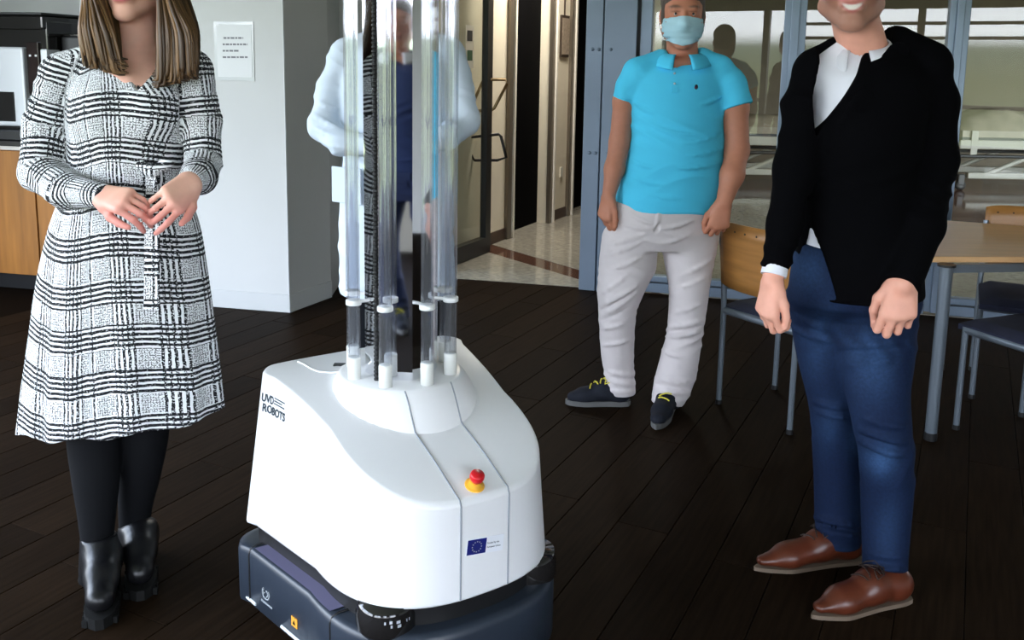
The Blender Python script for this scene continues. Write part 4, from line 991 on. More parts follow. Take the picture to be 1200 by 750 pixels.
def shoe(par, heel, toe, w, top, m_up, m_sole, laces=None, name='shoe', lace_col=None, pointed=.5, vox=.004, zs=.022, lr=.0032):
    """heel, toe: ground points (x,y); top: ankle point"""
    heel = np.array([*heel, 0.]); toe = np.array([*toe, 0.]); d = nrm(toe-heel); L = np.linalg.norm(toe-heel); n = np.array([-d[1], d[0], 0]); U = np.array([0, 0, 1.])
    v = Vol(vox); P = lambda s, z, l=0: heel+d*L*s+U*z+n*l
    tw = w*(1-.55*pointed)
    v.u(cone(P(.14, .050+zs*.4), P(.42, .052+zs*.4), w*.42, w*.44), .02); v.u(cone(P(.42, .046+zs*.4), P(.72, .034+zs*.4), w*.46, w*.44, (U, .85)), .02)
    v.u(cone(P(.70, .030+zs*.4), P(1-tw*.42/L, .024+zs*.4), w*.44, tw*.40, (U, .72)), .02); v.u(cone(P(.17, .05), np.array(top), w*.42, w*.43), .025); v.u(cone(P(.42, .07), np.array(top)+d*.02, w*.34, w*.40), .03)
    v.cut(lambda X, Y, Z: (zs*.75-Z)+0*X+0*Y, .003)
    up = skin(name, v, m_up, par)
    loc = np.array(par.location); SV = np.empty(len(up.data.vertices)*3, np.float32); up.data.vertices.foreach_get('co', SV); SV = SV.reshape(-1, 3)+loc
    def zat(t, l, ex=.003):
        q = P(t, 0, l); dd = np.hypot(SV[:, 0]-q[0], SV[:, 1]-q[1]); sel = SV[(dd < .008)]; return P(t, (sel[:, 2].max() if len(sel) else .08)+ex, l)-loc
    # sole
    ol = []
    prof = [(0, .0), (.01, .20), (.05, .34), (.15, .41), (.35, .40), (.55, .45), (.70, .50), (.85, .44*(1-.28*pointed)), (.93, .33*(1-.45*pointed)), (.98, .18*(1-.5*pointed)), (1.0, .03)]
    ss = np.linspace(0, 1, 26); ww = herm(ss, [p[0] for p in prof], [p[1] for p in prof])
    for s_, x in zip(ss, ww): ol.append(P(-.015+s_*1.035, 0, max(x, .015)*w*.86))
    for s_, x in zip(ss[::-1], ww[::-1]): ol.append(P(-.015+s_*1.035, 0, -max(x, .015)*w*.86))
    mb = MB(); k = len(ol); z1 = zs
    mb.add([tuple(p-loc) for p in ol]+[tuple(p+U*z1-loc) for p in ol], [tuple(range(k-1, -1, -1)), tuple(range(k, 2*k))]+[(i, (i+1) % k, k+(i+1) % k, k+i) for i in range(k)])
    so = mb.build('sole', m_sole, up)
    if laces is not None:
        a, b, cnt = laces
        for i in range(cnt):
            t = a+(b-a)*i/(cnt-1); lw = w*.26; g = 1 if i % 2 == 0 else -1
            MB().tube([zat(t-.015, -lw*g, .001), zat(t-.005, -lw*.5*g), zat(t+.01, lw*.1*g), zat(t+.02, lw*.6*g), zat(t+.028, lw*g, .001)], lr, 6).build('lace', lace_col, up)
        t = a; c_ = zat(t, 0, .006)
        for g in (-1, 1): MB().tube([c_, zat(t+.01, g*.018, .014), zat(t+.05, g*w*.36, .010), zat(t+.12, g*w*.38, .004), zat(t+.10, g*w*.16, .006), c_], lr*.9, 6).build('lace', lace_col, up)
    return up
M_skin = mat('skin', (.5, .3, .22), .5, attr='col', var=.05, vscale=40, spec=.35)
M_skin.node_tree.nodes['Principled BSDF'].inputs['Subsurface Weight'].default_value = .08
M_skin.node_tree.nodes['Principled BSDF'].inputs['Subsurface Radius'].default_value = (.012, .005, .003)
SK_W = (.80, .455, .345); SK_B = (.50, .205, .125); SK_R = (.71, .345, .255)
def ground_of(x, y): return (x, y, 0.0)
# ================================================================== woman in the checked dress
def glen_mat():
    m = bpy.data.materials.new('checked_dress_fabric'); m.use_nodes = True; nt = m.node_tree; N = nt.nodes; L = nt.links; b = N['Principled BSDF']; b.inputs['Roughness'].default_value = .8; b.inputs['Specular IOR Level'].default_value = .2
    a = N.new('ShaderNodeAttribute'); a.attribute_name = 'pat'
    nz = N.new('ShaderNodeTexNoise'); nz.inputs['Scale'].default_value = 38; nz.inputs['Detail'].default_value = 2; L.new(a.outputs['Vector'], nz.inputs['Vector'])
    s1 = N.new('ShaderNodeVectorMath'); s1.operation = 'MULTIPLY_ADD'; s1.inputs[1].default_value = (.007, .007, 0); L.new(nz.outputs['Color'], s1.inputs[0]); L.new(a.outputs['Vector'], s1.inputs[2])
    sp = N.new('ShaderNodeSeparateXYZ'); L.new(s1.outputs[0], sp.inputs[0])
    def M(op, x, y=None, clamp=False):
        n = N.new('ShaderNodeMath'); n.operation = op; n.use_clamp = clamp
        for i, v in enumerate((x, y)):
            if v is None: continue
            if isinstance(v, (int, float)): n.inputs[i].default_value = v
            else: L.new(v, n.inputs[i])
        return n.outputs[0]
    def stripes(c, per, duty): return M('LESS_THAN', M('FRACT', M('DIVIDE', c, per)), duty)
    U_, V_ = sp.outputs[0], sp.outputs[1]
    vb = stripes(V_, .118, .56); ub = stripes(U_, .105, .52)
    hs = stripes(V_, .0135, .56); us = stripes(U_, .0120, .52)
    fine_h = stripes(V_, .0062, .42); fine_u = stripes(U_, .0060, .45)
    n2 = N.new('ShaderNodeTexNoise'); n2.inputs['Scale'].default_value = 260; n2.inputs['Detail'].default_value = 3; L.new(a.outputs['Vector'], n2.inputs['Vector'])
    brk = M('LESS_THAN', n2.outputs['Fac'], .58); brk2 = M('LESS_THAN', n2.outputs['Fac'], .52)
    A_ = M('MULTIPLY', M('MULTIPLY', vb, hs), M('LESS_THAN', n2.outputs['Fac'], .64))                         # bold cross stripes
    nub = M('SUBTRACT', 1.0, ub); nvb = M('SUBTRACT', 1.0, vb)
    B_ = M('MULTIPLY', M('MULTIPLY', M('MULTIPLY', ub, nvb), us), brk)                                        # bold upright stripes
    C_ = M('MULTIPLY', M('MULTIPLY', M('MULTIPLY', nub, nvb), M('MAXIMUM', fine_h, fine_u)), brk2)            # fine broken weave
    D_ = M('MULTIPLY', M('MULTIPLY', M('MULTIPLY', ub, vb), M('MULTIPLY', us, M('SUBTRACT', 1.0, hs))), brk2)
    tot = M('MAXIMUM', M('MAXIMUM', A_, B_), M('MAXIMUM', M('MULTIPLY', C_, .85), D_))
    mx = N.new('ShaderNodeMix'); mx.data_type = 'RGBA'; L.new(tot, mx.inputs[0]); mx.inputs[6].default_value = (.80, .82, .84, 1); mx.inputs[7].default_value = (.008, .009, .012, 1); L.new(mx.outputs[2], b.inputs['Base Color'])
    return m
def make_woman():
    Y0 = 2.42; root = empty('person', (at(150, 700, Y0)[0], Y0, 0)); tag(root, 'woman in a black and white checked dress with long hair, hands clasped', 'person')
    T = secs([(520, 28, 261, Y0, .185), (450, 35, 255, Y0, .18), (400, 41, 250, Y0, .172), (330, 49, 242, Y0, .16), (270, 61, 233, Y0, .148), (232, 73, 222, Y0, .128), (203, 81, 215, Y0, .112), (180, 82, 217, Y0, .115), (145, 82, 222, Y0, .128), (112, 84, 222, Y0, .122), (90, 94, 214, Y0, .104), (72, 110, 203, Y0+.01, .082), (60, 124, 190, Y0+.015, .066)])
    c0 = T[0][1]
    def folds(X, Y, Z):
        k = np.clip((at(150, 260, Y0)[2]-Z)/.5, 0, 1.2); a = np.arctan2(Y-Y0, X-c0); return .008*k*np.sin(a*9+2.0*np.sin(a*2+.5))+.003*np.sin(a*17+1)*k
    zw = at(150, 203, Y0)[2]
    SL = [at(70, 88, Y0), at(54, 148, Y0), at(48, 203, Y0-.05), at(78, 223, Y0-.15), at(117, 229, Y0-.235)]; SLr = [.052, .056, .052, .047, .030]
    SR = [at(227, 84, Y0), at(236, 140, Y0-.01), at(238, 190, Y0-.05), at(233, 207, Y0-.13), at(226, 211, Y0-.20)]; SRr = [.050, .050, .045, .043, .030]
    d = Vol(.0055); d.u(disp(loft(T), folds, .014), .01)
    for px in (122, 184): d.u(ell(at(px, 128, Y0-.062), (.062, .068, .062)), .05)
    for a, b in (((124, 66), (78, 84)), ((188, 64), (222, 80))): d.u(cone(at(*a, Y0+.01), at(*b, Y0), .042, .052), .03)
    slw = addg(wr(.0035, 95, 14, 1.0), wr(.0025, 150, 22, 2.0, tilt=.6))
    for p in chain(SL, SLr): d.u(disp(p, slw), .018)
    for p in chain(SR, SRr): d.u(disp(p, slw), .018)
    d.u(disp(cone(SL[-1]-nrm(SL[-1]-SL[-2])*.022, SL[-1]+nrm(SL[-1]-SL[-2])*.006, .031, .031), wr(0, 1, 1)), .006)
    # belt band and its knot
    zb = T[6][0]; d.u(loft([(zb-.018, T[6][1], Y0, T[6][3]+.004, T[6][4]+.006), (zb+.018, T[6][1], Y0, T[6][3]+.004, T[6][4]+.006)], round_=.006), .006)
    # openings: neck and V, hollow hem
    V0, V1, V2 = at(122, 50, Y0-.1), at(194, 48, Y0-.1), at(158, 107, Y0-.13)
    d.sub(polyprism([(V0[0], V0[2]+.1), (V1[0], V1[2]+.1), (V1[0], V1[2]), (V2[0], V2[2]), (V0[0], V0[2])], Y0-.4, Y0+.02), .004)
    nk = at(157, 60, Y0+.01); d.sub(cone(nk-(0, 0, .04), nk+(0, 0, .2), .058, .075), .004)
    d.sub(loft([(s[0], s[1], s[2], s[3]-.024, s[4]-.024) for s in T[:4]]), .004)
    hp = np.array([at(108, 517, Y0-.185), at(30, 501, Y0), at(259, 482, Y0)]); A = np.c_[hp[:, :2], np.ones(3)]; co = np.linalg.solve(A, hp[:, 2])
    d.cut(lambda X, Y, Z: co[0]*X+co[1]*Y+co[2]+.006*np.sin(X*38)-Z, .003)
    segs = [SL, SR]
    def pat(V):
        a = np.arctan2(-(V[:, 0]-c0), (V[:, 1]-Y0)); out = np.zeros((len(V), 3)); w = np.interp(V[:, 2], [s[0] for s in T][::-1], [(s[3]+s[4])/2 for s in T][::-1]) if T[0][0] > T[-1][0] else np.interp(V[:, 2], [s[0] for s in T], [(s[3]+s[4])/2 for s in T])
        out[:, 0] = a*.19; out[:, 1] = V[:, 2]+.012*np.sin(a*3)
        tors = loft(T).f(V[:, 0], V[:, 1], V[:, 2])
        for ch, rr in ((SL, SLr), (SR, SRr)):
            best = np.full(len(V), 9.); acc = 0.0
            for i in range(len(ch)-1):
                A_, B_ = ch[i], ch[i+1]; ba = B_-A_; Ln = np.linalg.norm(ba); t_ = ((V-A_) @ ba)/Ln**2; t = np.clip(t_, 0, 1); tt = np.clip(t_, -2 if i == 0 else 0, 3 if i == len(ch)-2 else 1); q = V-A_-t[:, None]*ba; dd = np.linalg.norm(q, axis=1)-(rr[i]+(rr[i+1]-rr[i])*t)
                m_ = (dd < best) & (dd < tors) ; best = np.where(dd < best, dd, best); ax = nrm(ba); e1_ = nrm(np.cross(ax, (0, 1, .2))); e2_ = np.cross(ax, e1_); th_ = np.arctan2(q @ e2_, q @ e1_)
                out[m_, 0] = (th_*.055)[m_]; out[m_, 1] = (1.31-(acc+tt*Ln))[m_]; acc += Ln
        return out
    skin('dress', d, glen_mat(), root, patf=pat)
    # tie end hanging from the belt
    mbk = MB(); tp_ = [at(178, 200, Y0-.122), at(179, 240, Y0-.155), at(178, 290, Y0-.168), at(178, 362, Y0-.186)]
    V = []; hwid = [.012, .017, .018, .019]
    for p, h in zip(tp_, hwid): V += [p+(-h, -.004, 0), p+(h, -.004, 0), p+(h, .003, 0), p+(-h, .003, 0)]
    Fk = [(4*i+j, 4*i+(j+1) % 4, 4*(i+1)+(j+1) % 4, 4*(i+1)+j) for i in range(3) for j in range(4)]+[(0, 1, 2, 3), (15, 14, 13, 12)]
    raw = np.array(V)-np.array(root.location); o = mbk.add([tuple(v) for v in raw], Fk).build('belt_tie', MATS.get('dressm') or bpy.data.materials['checked_dress_fabric'], root)
    at_ = o.data.attributes.new('pat', 'FLOAT_VECTOR', 'POINT'); at_.data.foreach_set('vector', np.array([(v[0]+.05, v[2]*.9, 0) for v in V], np.float32).ravel())
    kn = Vol(.004); kp = at(178, 200, Y0-.125); kn.u(ell(kp, (.022, .016, .018)), .01); kn.u(cone(kp, kp+(.035, .01, .018), .009, .016), .01); kn.u(cone(kp, kp+(-.03, .01, .012), .009, .014), .01)
    skin('belt_knot', kn, bpy.data.materials['checked_dress_fabric'], root, patf=lambda V: np.c_[V[:, 0], V[:, 2], V[:, 1]])
    # body
    H = Head(at(157, -33, Y0-.02), (-.02, -1, -.06), sc=.97, jaw=.9); b = Vol(.004); prims_into(b, H.prims(1.0))
    b.u(cone(H.p(0, -.02, -.05), at(157, 62, Y0+.02), .050, .055), .03)
    b.u(loft(shrink([s for s in T if s[0] > at(150, 210, Y0)[0+2]], .013)), .03)
    for px in (124, 184): b.u(ell(at(px, 128, Y0-.055), (.05, .058, .05)), .05)
    b.u(cone(at(130, 80, Y0-.07), at(150, 95, Y0-.088), .018, .014), .04)
    b.u(loft(shrink([s for s in T if s[0] <= at(150, 200, Y0)[2] and s[0] > at(150, 420, Y0)[2]], .03)), .03)
    for ch, rr in ((SL, SLr), (SR, SRr)):
        for p in chain(ch, [r*.72 for r in rr[:-1]]+[.0215]): b.u(p, .012)
    w1 = SL[-1]+nrm(SL[-1]-SL[-2])*.012; k1 = at(164, 239, Y0-.31)
    prims_into(b, [(cone(SL[-1], w1, .0225, .0225), .01)]+hand(w1, k1-w1, (.15, -.75, .6), 1, [(40, 40, 25), (42, 42, 28), (46, 42, 28), (50, 42, 28)], .95, thumb=((.75, .5, -.35), (.9, .15, -.35), (.95, 0, -.3)), spread=3, rsc=.92))
    w2 = SR[-1]+nrm(SR[-1]-SR[-2])*.015; k2 = at(201, 235, Y0-.285)
    prims_into(b, [(cone(SR[-1], w2, .0225, .022), .01)]+hand(w2, k2-w2, (.55, -.7, .3), -1, [(22, 35, 25), (45, 45, 30), (50, 48, 30), (52, 48, 30)], .95, thumb=((.7, .55, .1), (.95, .25, .0), (1.0, .0, -.1)), spread=3, rsc=.92))
    LL = secs([(480, 82, 140, Y0-.03, .062), (515, 80, 139, Y0-.03, .062), (560, 86, 139, Y0-.04, .058), (600, 92, 135, Y0-.05, .048), (640, 97, 131, Y0-.055, .042)]); LRr = secs([(480, 140, 198, Y0+.05, .062), (505, 142, 197, Y0+.05, .062), (560, 140, 187, Y0+.06, .056), (600, 140, 177, Y0+.07, .046), (630, 141, 174, Y0+.075, .04)])
    for l_ in (LL, LRr): b.u(loft(shrink(l_, .012)), .02); b.u(cone((l_[0][1], l_[0][2], l_[0][0]), (T[3][1]+(l_[0][1]-T[3][1])*.8, Y0, T[3][0]), .05, .06), .03)
    def colf(V):
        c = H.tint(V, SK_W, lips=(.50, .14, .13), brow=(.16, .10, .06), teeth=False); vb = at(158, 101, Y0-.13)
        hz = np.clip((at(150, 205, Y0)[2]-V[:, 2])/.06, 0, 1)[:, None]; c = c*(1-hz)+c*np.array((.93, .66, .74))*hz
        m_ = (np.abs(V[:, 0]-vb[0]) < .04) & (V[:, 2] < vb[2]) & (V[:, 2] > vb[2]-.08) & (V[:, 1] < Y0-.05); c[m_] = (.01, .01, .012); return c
    skin('body', b, M_skin, root, colf); H.eyes(root)
    # black tights and ankle boots
    M_tight = mat('black_tights', (.0045, .0048, .006), .8, spec=.1); M_leather = mat('black_boot_leather', (.006, .006, .007), .33, spec=.35, bump=.12, bscale=40); M_rub = mat('black_rubber_sole', (.006, .006, .006), .6, spec=.2)
    tv = Vol(.005)
    for l_ in (LL, LRr): tv.u(loft(l_), .02); tv.u(cone((l_[0][1], l_[0][2], l_[0][0]), (T[3][1]+(l_[0][1]-T[3][1])*.8, Y0, T[3][0]-.05), .062, .07), .03)
    skin('tights', tv, M_tight, root)
    for l_, (gx, gy), (tx, ty), (ya, yb, xa, xb) in ((LL, (117, 735), (0, 0), (627, 690, 95, 136)), (LRr, (165, 701), (0, 0), (615, 672, 140, 178))):
        tip = gr(gx, gy+2)[:2]; cxy = np.array([l_[-1][1], l_[-1][2]]); dirn = nrm(tip-cxy+np.array([0, -.05])); heel = tip-dirn*.245; hl = .055
        v = Vol(.004); sft = secs([(ya, xa, xb, l_[-1][2], .046), ((ya+yb)/2, xa+1, xb-2, l_[-1][2], .046), (yb, xa+2, xb-1, l_[-1][2]-.01, .05)]); v.u(disp(loft(sft), wr(.003, 130, 20, 1.0), .01), .02)
        P = lambda s, z: np.array([*(heel+dirn*.245*s), z])
        v.u(cone(P(.2, .09), P(.5, .085), .040, .040), .03); v.u(cone(P(.5, .078), P(.80, .058), .041, .037, ((0, 0, 1), .9)), .03); v.u(cone(P(.25, .10), np.array([sft[2][1], sft[2][2], sft[2][0]]), .042, .045), .04)
        v.cut(lambda X, Y, Z: .026-Z+0*X+0*Y, .003); v.sub(loft([(s[0]+.02 if i == 0 else s[0], s[1], s[2], s[3]-.007, s[4]-.007) for i, s in enumerate(sft[:2])]), .003)
        bo = skin('boot', v, M_leather, root)
        ol = []; wd = herm(np.linspace(0, 1, 18), [0, .04, .15, .4, .7, .9, 1.0], [.3, .8, .95, .85, 1.05, .85, .25]); nn = np.array([-dirn[1], dirn[0]])
        for sgn_ in (1, -1):
            for s_, x in (zip(np.linspace(0, 1, 18), wd) if sgn_ == 1 else zip(np.linspace(1, 0, 18), wd[::-1])): ol.append(heel+dirn*(-.01+.262*s_)+nn*sgn_*x*.040)
        loc = np.array(root.location[:2]); MB().prism([tuple(p-loc) for p in ol], 0.0, .030).build('sole', M_rub, bo)
        hq = [heel+dirn*.262*a-np.array([dirn[0], dirn[1]])*.01+nn*l for a, l in ((0, -.03), (.30, -.034), (.30, .034), (0, .03))]; MB().prism([tuple(p-loc) for p in hq], 0, .055).build('heel', M_rub, bo)
        for k in range(6):
            q = heel+dirn*(.262*(.45+.09*k)-.01)
            for sgn_ in (1, -1): e_ = q+nn*sgn_*.036; MB().box((e_[0]-loc[0]-.007, e_[1]-loc[1]-.005, 0.0), (e_[0]-loc[0]+.007, e_[1]-loc[1]+.005, .018)).build('tread_lug', M_rub, bo)
    # long hair: cap and locks
    hair_mat = bpy.data.materials.new('brown_blond_hair'); hair_mat.use_nodes = True; nt = hair_mat.node_tree; N = nt.nodes; bs = N['Principled BSDF']; bs.inputs['Roughness'].default_value = .42; bs.inputs['Specular IOR Level'].default_value = .4
    a = N.new('ShaderNodeAttribute'); a.attribute_name = 'col'; nt.links.new(a.outputs['Color'], bs.inputs['Base Color'])
    V = []; Fh = []; Cc = []; R_ = random.Random(3)
    def lock(pts, r, colr):
        n = len(pts); sg = 6; b0 = len(V); prev = None
        for i, p in enumerate(pts):
            t = nrm(pts[min(i+1, n-1)]-pts[max(i-1, 0)]); x = np.cross(t, (0.3, 1, .1)); x = nrm(x); y = np.cross(t, x); k = i/(n-1); rr = r*(1.0 if k < .75 else 1-.75*(k-.75)/.25)*(.55+.45*min(1, k*4))
            for j in range(sg):
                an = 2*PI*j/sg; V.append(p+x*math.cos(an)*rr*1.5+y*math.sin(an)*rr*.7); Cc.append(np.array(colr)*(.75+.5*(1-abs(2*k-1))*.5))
        for i in range(n-1):
            for j in range(sg): Fh.append((b0+i*sg+j, b0+i*sg+(j+1) % sg, b0+(i+1)*sg+(j+1) % sg, b0+(i+1)*sg+j))
    for side, xo, ends, n_l in ((-1, (98, 142), 84, 430), (1, (184, 230), 98, 460)):
        for k in range(n_l):
            u = R_.random(); dep = R_.uniform(-.075, .07); top = H.p(0, -.03+R_.uniform(-.07, .06), .118+R_.uniform(-.004, .006)); tmp = np.array([at(xo[0]+(xo[1]-xo[0])*u, 0, Y0)[0], 0, 0])
            xe = xo[0]+(xo[1]-xo[0])*u; inner = u if side == -1 else 1-u
            y_face = -.045 if inner > .5 else dep
            ex = at(xe+R_.uniform(-2, 2), ends+R_.uniform(-16, 4)-(10*(1-inner)), Y0-.105+dep*.5)
            mid1 = H.p(0, 0, 0)*1.0; sx = ex[0]-H.c[0]
            m1 = H.c+np.array([side*(.062+.018*(1-inner)), dep*.7-.012*inner, .075]); m2 = H.c+np.array([side*(.080+.022*(1-inner)), dep*.8-.022*inner, -.01]); m3 = H.c+np.array([(side*.082+sx)*.5+side*.008, dep-.03, -.09])
            m4 = np.array([ex[0]*.8+m3[0]*.2+side*.006, (ex[1]+m3[1])*.5-.012, (ex[2]+m3[2])*.5]); ee = ex+np.array([-side*.014*(1 if inner > .5 else -.3), .004, -.002])
            ctrl = [top, m1, m2, m3, m4, ex, ee]; ts = np.linspace(0, 6, 20); pts = np.stack([herm(ts, np.arange(7), [c_[i] for c_ in ctrl]) for i in range(3)], 1)
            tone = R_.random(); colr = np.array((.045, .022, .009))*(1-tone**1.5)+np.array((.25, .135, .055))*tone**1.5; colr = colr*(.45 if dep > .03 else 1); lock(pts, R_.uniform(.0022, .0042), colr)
    for k in range(90):      # hair at the back of the head
        an = R_.uniform(-1.3, 1.3); top = H.p(0, -.03, .122); m1 = H.c+np.array([math.sin(an)*.085, math.cos(an)*.10+.01, .05]); m2 = H.c+np.array([math.sin(an)*.10, math.cos(an)*.085+.02, -.06]); m3 = H.c+np.array([math.sin(an)*.125, .055+.05*math.cos(an), -.17]); ex = H.c+np.array([math.sin(an)*.13, .075+.04*math.cos(an), -.245+R_.uniform(-.02, .03)])
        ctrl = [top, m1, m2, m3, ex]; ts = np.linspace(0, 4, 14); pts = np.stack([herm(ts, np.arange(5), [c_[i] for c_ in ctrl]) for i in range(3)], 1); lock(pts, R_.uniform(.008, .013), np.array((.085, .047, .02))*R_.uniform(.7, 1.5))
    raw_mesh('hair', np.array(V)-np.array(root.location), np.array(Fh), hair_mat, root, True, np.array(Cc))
    cap = Vol(.005); cap.u(H.e(0, -.022, .045, .083, .098, .086), .01); cap.sub(H.e(0, .10, -.02, .07, .075, .10), .01); cap.cut(lambda X, Y, Z: (H.c[2]-.03)-Z+0*X+0*Y, .01)
    skin('hair_cap', cap, mat('hair_brown', (.13, .072, .032), .5, var=.4, vscale=12, stretch=(8, 8, 1)), root)
    return root
woman = make_woman()
# ================================================================== man in the turquoise polo shirt
M_hairb = mat('greying_brown_hair', (.075, .055, .042), .6, var=.4, vscale=30, stretch=(3, 3, 1), bump=.6, bscale=90)
def short_hair(H, par, m_, fr=.012):
    v = Vol(.005); v.u(disp(H.e(0, -.020, .048, .0805, .099, .0835), wr(.002, 160, 120, 1.0), .008), .01)
    for g in (-1, 1): v.u(H.e(g*.070, .012, -.002, .010, .018, .040), .012)
    v.u(H.e(0, -.075, -.02, .062, .035, .055), .02); v.sub(H.e(0, .105, -.012, .066, .062, .082), .008); v.cut(lambda X, Y, Z: (H.c[2]-.065)-Z+0*X+0*Y, .01)
    skin('hair', v, m_, par)
def make_blue():
    Y0 = 3.80; root = empty('person', (at(775, 480, Y0)[0], Y0-.05, 0)); tag(root, 'man in a turquoise polo shirt and pale trousers wearing a face mask', 'person')
    T = secs([(246, 720, 841, Y0, .138), (228, 723, 843, Y0, .142), (195, 733, 847, Y0, .142), (165, 738, 848, Y0, .135), (130, 737, 849, Y0, .125), (105, 735, 851, Y0, .118), (88, 741, 849, Y0, .105), (76, 757, 841, Y0+.01, .088), (68, 775, 825, Y0+.02, .065)])
    g = addg(wr(.005, 60, 7, .5, tilt=.5), wr(.004, 90, 9, 2.0, T[2][0], .14, tilt=-.4))
    M_polo = mat('turquoise_pique', (.085, .62, .92), .8, spec=.2, var=.04, vscale=5, bump=.12, bscale=420)
    shl = [at(748, 86, Y0), at(738, 102, Y0), at(731.5, 119, Y0)]; shr = [at(842, 84, Y0), at(855, 100, Y0-.01), at(863, 126, Y0-.03)]
    p = Vol(.005); p.u(disp(loft(T, round_=.012), g, .01), .01)
    for a, b in (((775, 72), (748, 86)), ((822, 70), (842, 84))): p.u(cone(at(*a, Y0+.02), at(*b, Y0), .05, .062), .03)
    for q in (cone(shl[0], shl[1], .062, .055), capcone(shl[1], shl[2], .055, .050), cone(shr[0], shr[1], .064, .066), capcone(shr[1], shr[2], .066, .069)): p.u(disp(q, wr(.003, 80, 12, 1.0)), .02)
    V0, V1, V2 = at(782, 62, Y0-.1), at(812, 62, Y0-.1), at(789, 83, Y0-.1)
    p.sub(polyprism([(V0[0]-.01, V0[2]+.1), (V1[0]+.03, V1[2]+.1), (V1[0]+.02, V1[2]), (V2[0], V2[2]), (V0[0]-.012, V0[2])], Y0-.4, Y0-.02), .004)
    nk = at(800, 68, Y0+.01); p.sub(cone(nk-(0, 0, .05), nk+(0, 0, .2), .062, .072), .004)
    p.sub(loft([(s[0]-.02, s[1], s[2], s[3]-.02, s[4]-.02) for s in T[:2]]), .004)
    folds(p, [loft(T)], [(800, 168, 847, 156, .005), (806, 182, 847, 174, .006), (796, 197, 847, 190, .006), (740, 206, 776, 216, .005), (738, 186, 765, 196, .004), (770, 150, 815, 158, .004), (742, 118, 765, 132, .005), (822, 122, 848, 110, .005), (760, 228, 800, 232, .004)], 3.4, 4.2)
    polo = skin('polo_shirt', p, M_polo, root)
    collar('collar', at(799, 64, Y0+.0), .070, .104, .016, .040, .062, 20, M_polo, root, tilt=.012, fw=(-.15, -1), squash=1.0, spread=.02, th=.006)
    o = MB()
    loc = np.array(root.location)
    def torso_front(px, py, extra=.003):
        d = ray(px, py); f = loft(T).f
        for t in np.arange(3.3, 4.2, .002):
            P = cO+t*d
            if f(np.array([P[0]]), np.array([P[1]]), np.array([P[2]]))[0] < extra: return P
        return at(px, py, Y0-.12)
    q = [torso_front(x, y, .008)-loc for x, y in ((786, 80), (793, 79), (795, 108), (788, 109))]; MB().add([tuple(v) for v in q]+[tuple(v+np.array([0, .012, 0])) for v in q], [(0, 1, 2, 3), (7, 6, 5, 4), (0, 4, 5, 1), (1, 5, 6, 2), (2, 6, 7, 3), (3, 7, 4, 0)]).build('placket', M_polo, root)
    for y_ in (86, 98): b_ = torso_front(790.5, y_, .010)-loc; MB().lathe([(0, -.002), (.0045, -.002), (.0045, .002), (0, .002)], 10, Matrix.Translation(b_) @ Matrix.Rotation(PI/2, 4, 'X')).build('button', mat('shirt_button', (.5, .6, .65), .3), root)
    b_ = torso_front(816, 102, .006)-loc; lg = MB().lathe([(0, -.002), (.008, -.002), (.008, .002), (0, .002)], 14, Matrix.Translation(b_) @ Matrix.Rotation(PI/2, 4, 'X') @ Matrix.Diagonal((.8, 1.25, 1, 1))).build('chest_emblem', mat('emblem_navy', (.012, .012, .05), .6), root)
    MB().lathe([(0, -.0022), (.0035, -.0022), (.0035, .0022), (0, .0022)], 10, Matrix.Translation(b_+np.array([-.0035, -.001, -.003])) @ Matrix.Rotation(PI/2, 4, 'X')).build('emblem_spot', mat('emblem_red', (.25, .02, .05), .6), lg)
    # trousers
    M_chino = mat('pale_stone_trousers', (.64, .59, .60), .85, spec=.15, var=.06, vscale=9, bump=.1, bscale=200)
    PV = secs([(236, 719, 840, Y0, .128), (255, 714, 842, Y0, .135), (275, 708, 842, Y0, .13), (290, 706, 838, Y0, .11)])
    Lg = secs([(270, 708, 768, Y0, .105), (307, 702, 770, Y0-.015, .100), (346, 700, 753, Y0-.035, .088), (365, 701, 746, Y0-.03, .080), (412, 704, 743, Y0, .068), (440, 708, 744, Y0+.02, .062), (461, 710, 745, Y0+.025, .062)])
    Rg = secs([(270, 770, 842, Y0, .105), (300, 777, 838, Y0-.01, .10), (346, 784, 830, Y0-.03, .085), (383, 782, 825, Y0-.03, .076), (415, 775, 820, Y0-.03, .07), (445, 767, 815, Y0-.03, .066), (472, 763, 803, Y0-.03, .066)])
    kz = at(720, 362, Y0)[2]; wl_ = addg(wr(.007, 70, 9, .3, kz, .10, tilt=.9), wr(.004, 110, 12, 1.0, at(720, 445, Y0)[2], .10, tilt=-.3), wr(.005, 60, 8, 2.2, at(730, 300, Y0)[2], .09, tilt=-.8), wr(.002, 120, 16, 1.5))
    wr_ = addg(wr(.006, 75, 9, 1.3, at(800, 385, Y0)[2], .08, tilt=-.7), wr(.0045, 110, 12, .2, at(800, 450, Y0)[2], .10, tilt=.4), wr(.004, 60, 8, .7, at(800, 310, Y0)[2], .09, tilt=.9), wr(.002, 120, 16, .5))
    t = Vol(.0055); t.u(disp(loft(PV), wr(.003, 60, 9, .4), .01), .02); t.u(disp(loft(Lg), wl_, .014), .02); t.u(disp(loft(Rg), wr_, .014), .02)
    LP = [loft(PV), loft(Lg), loft(Rg)]
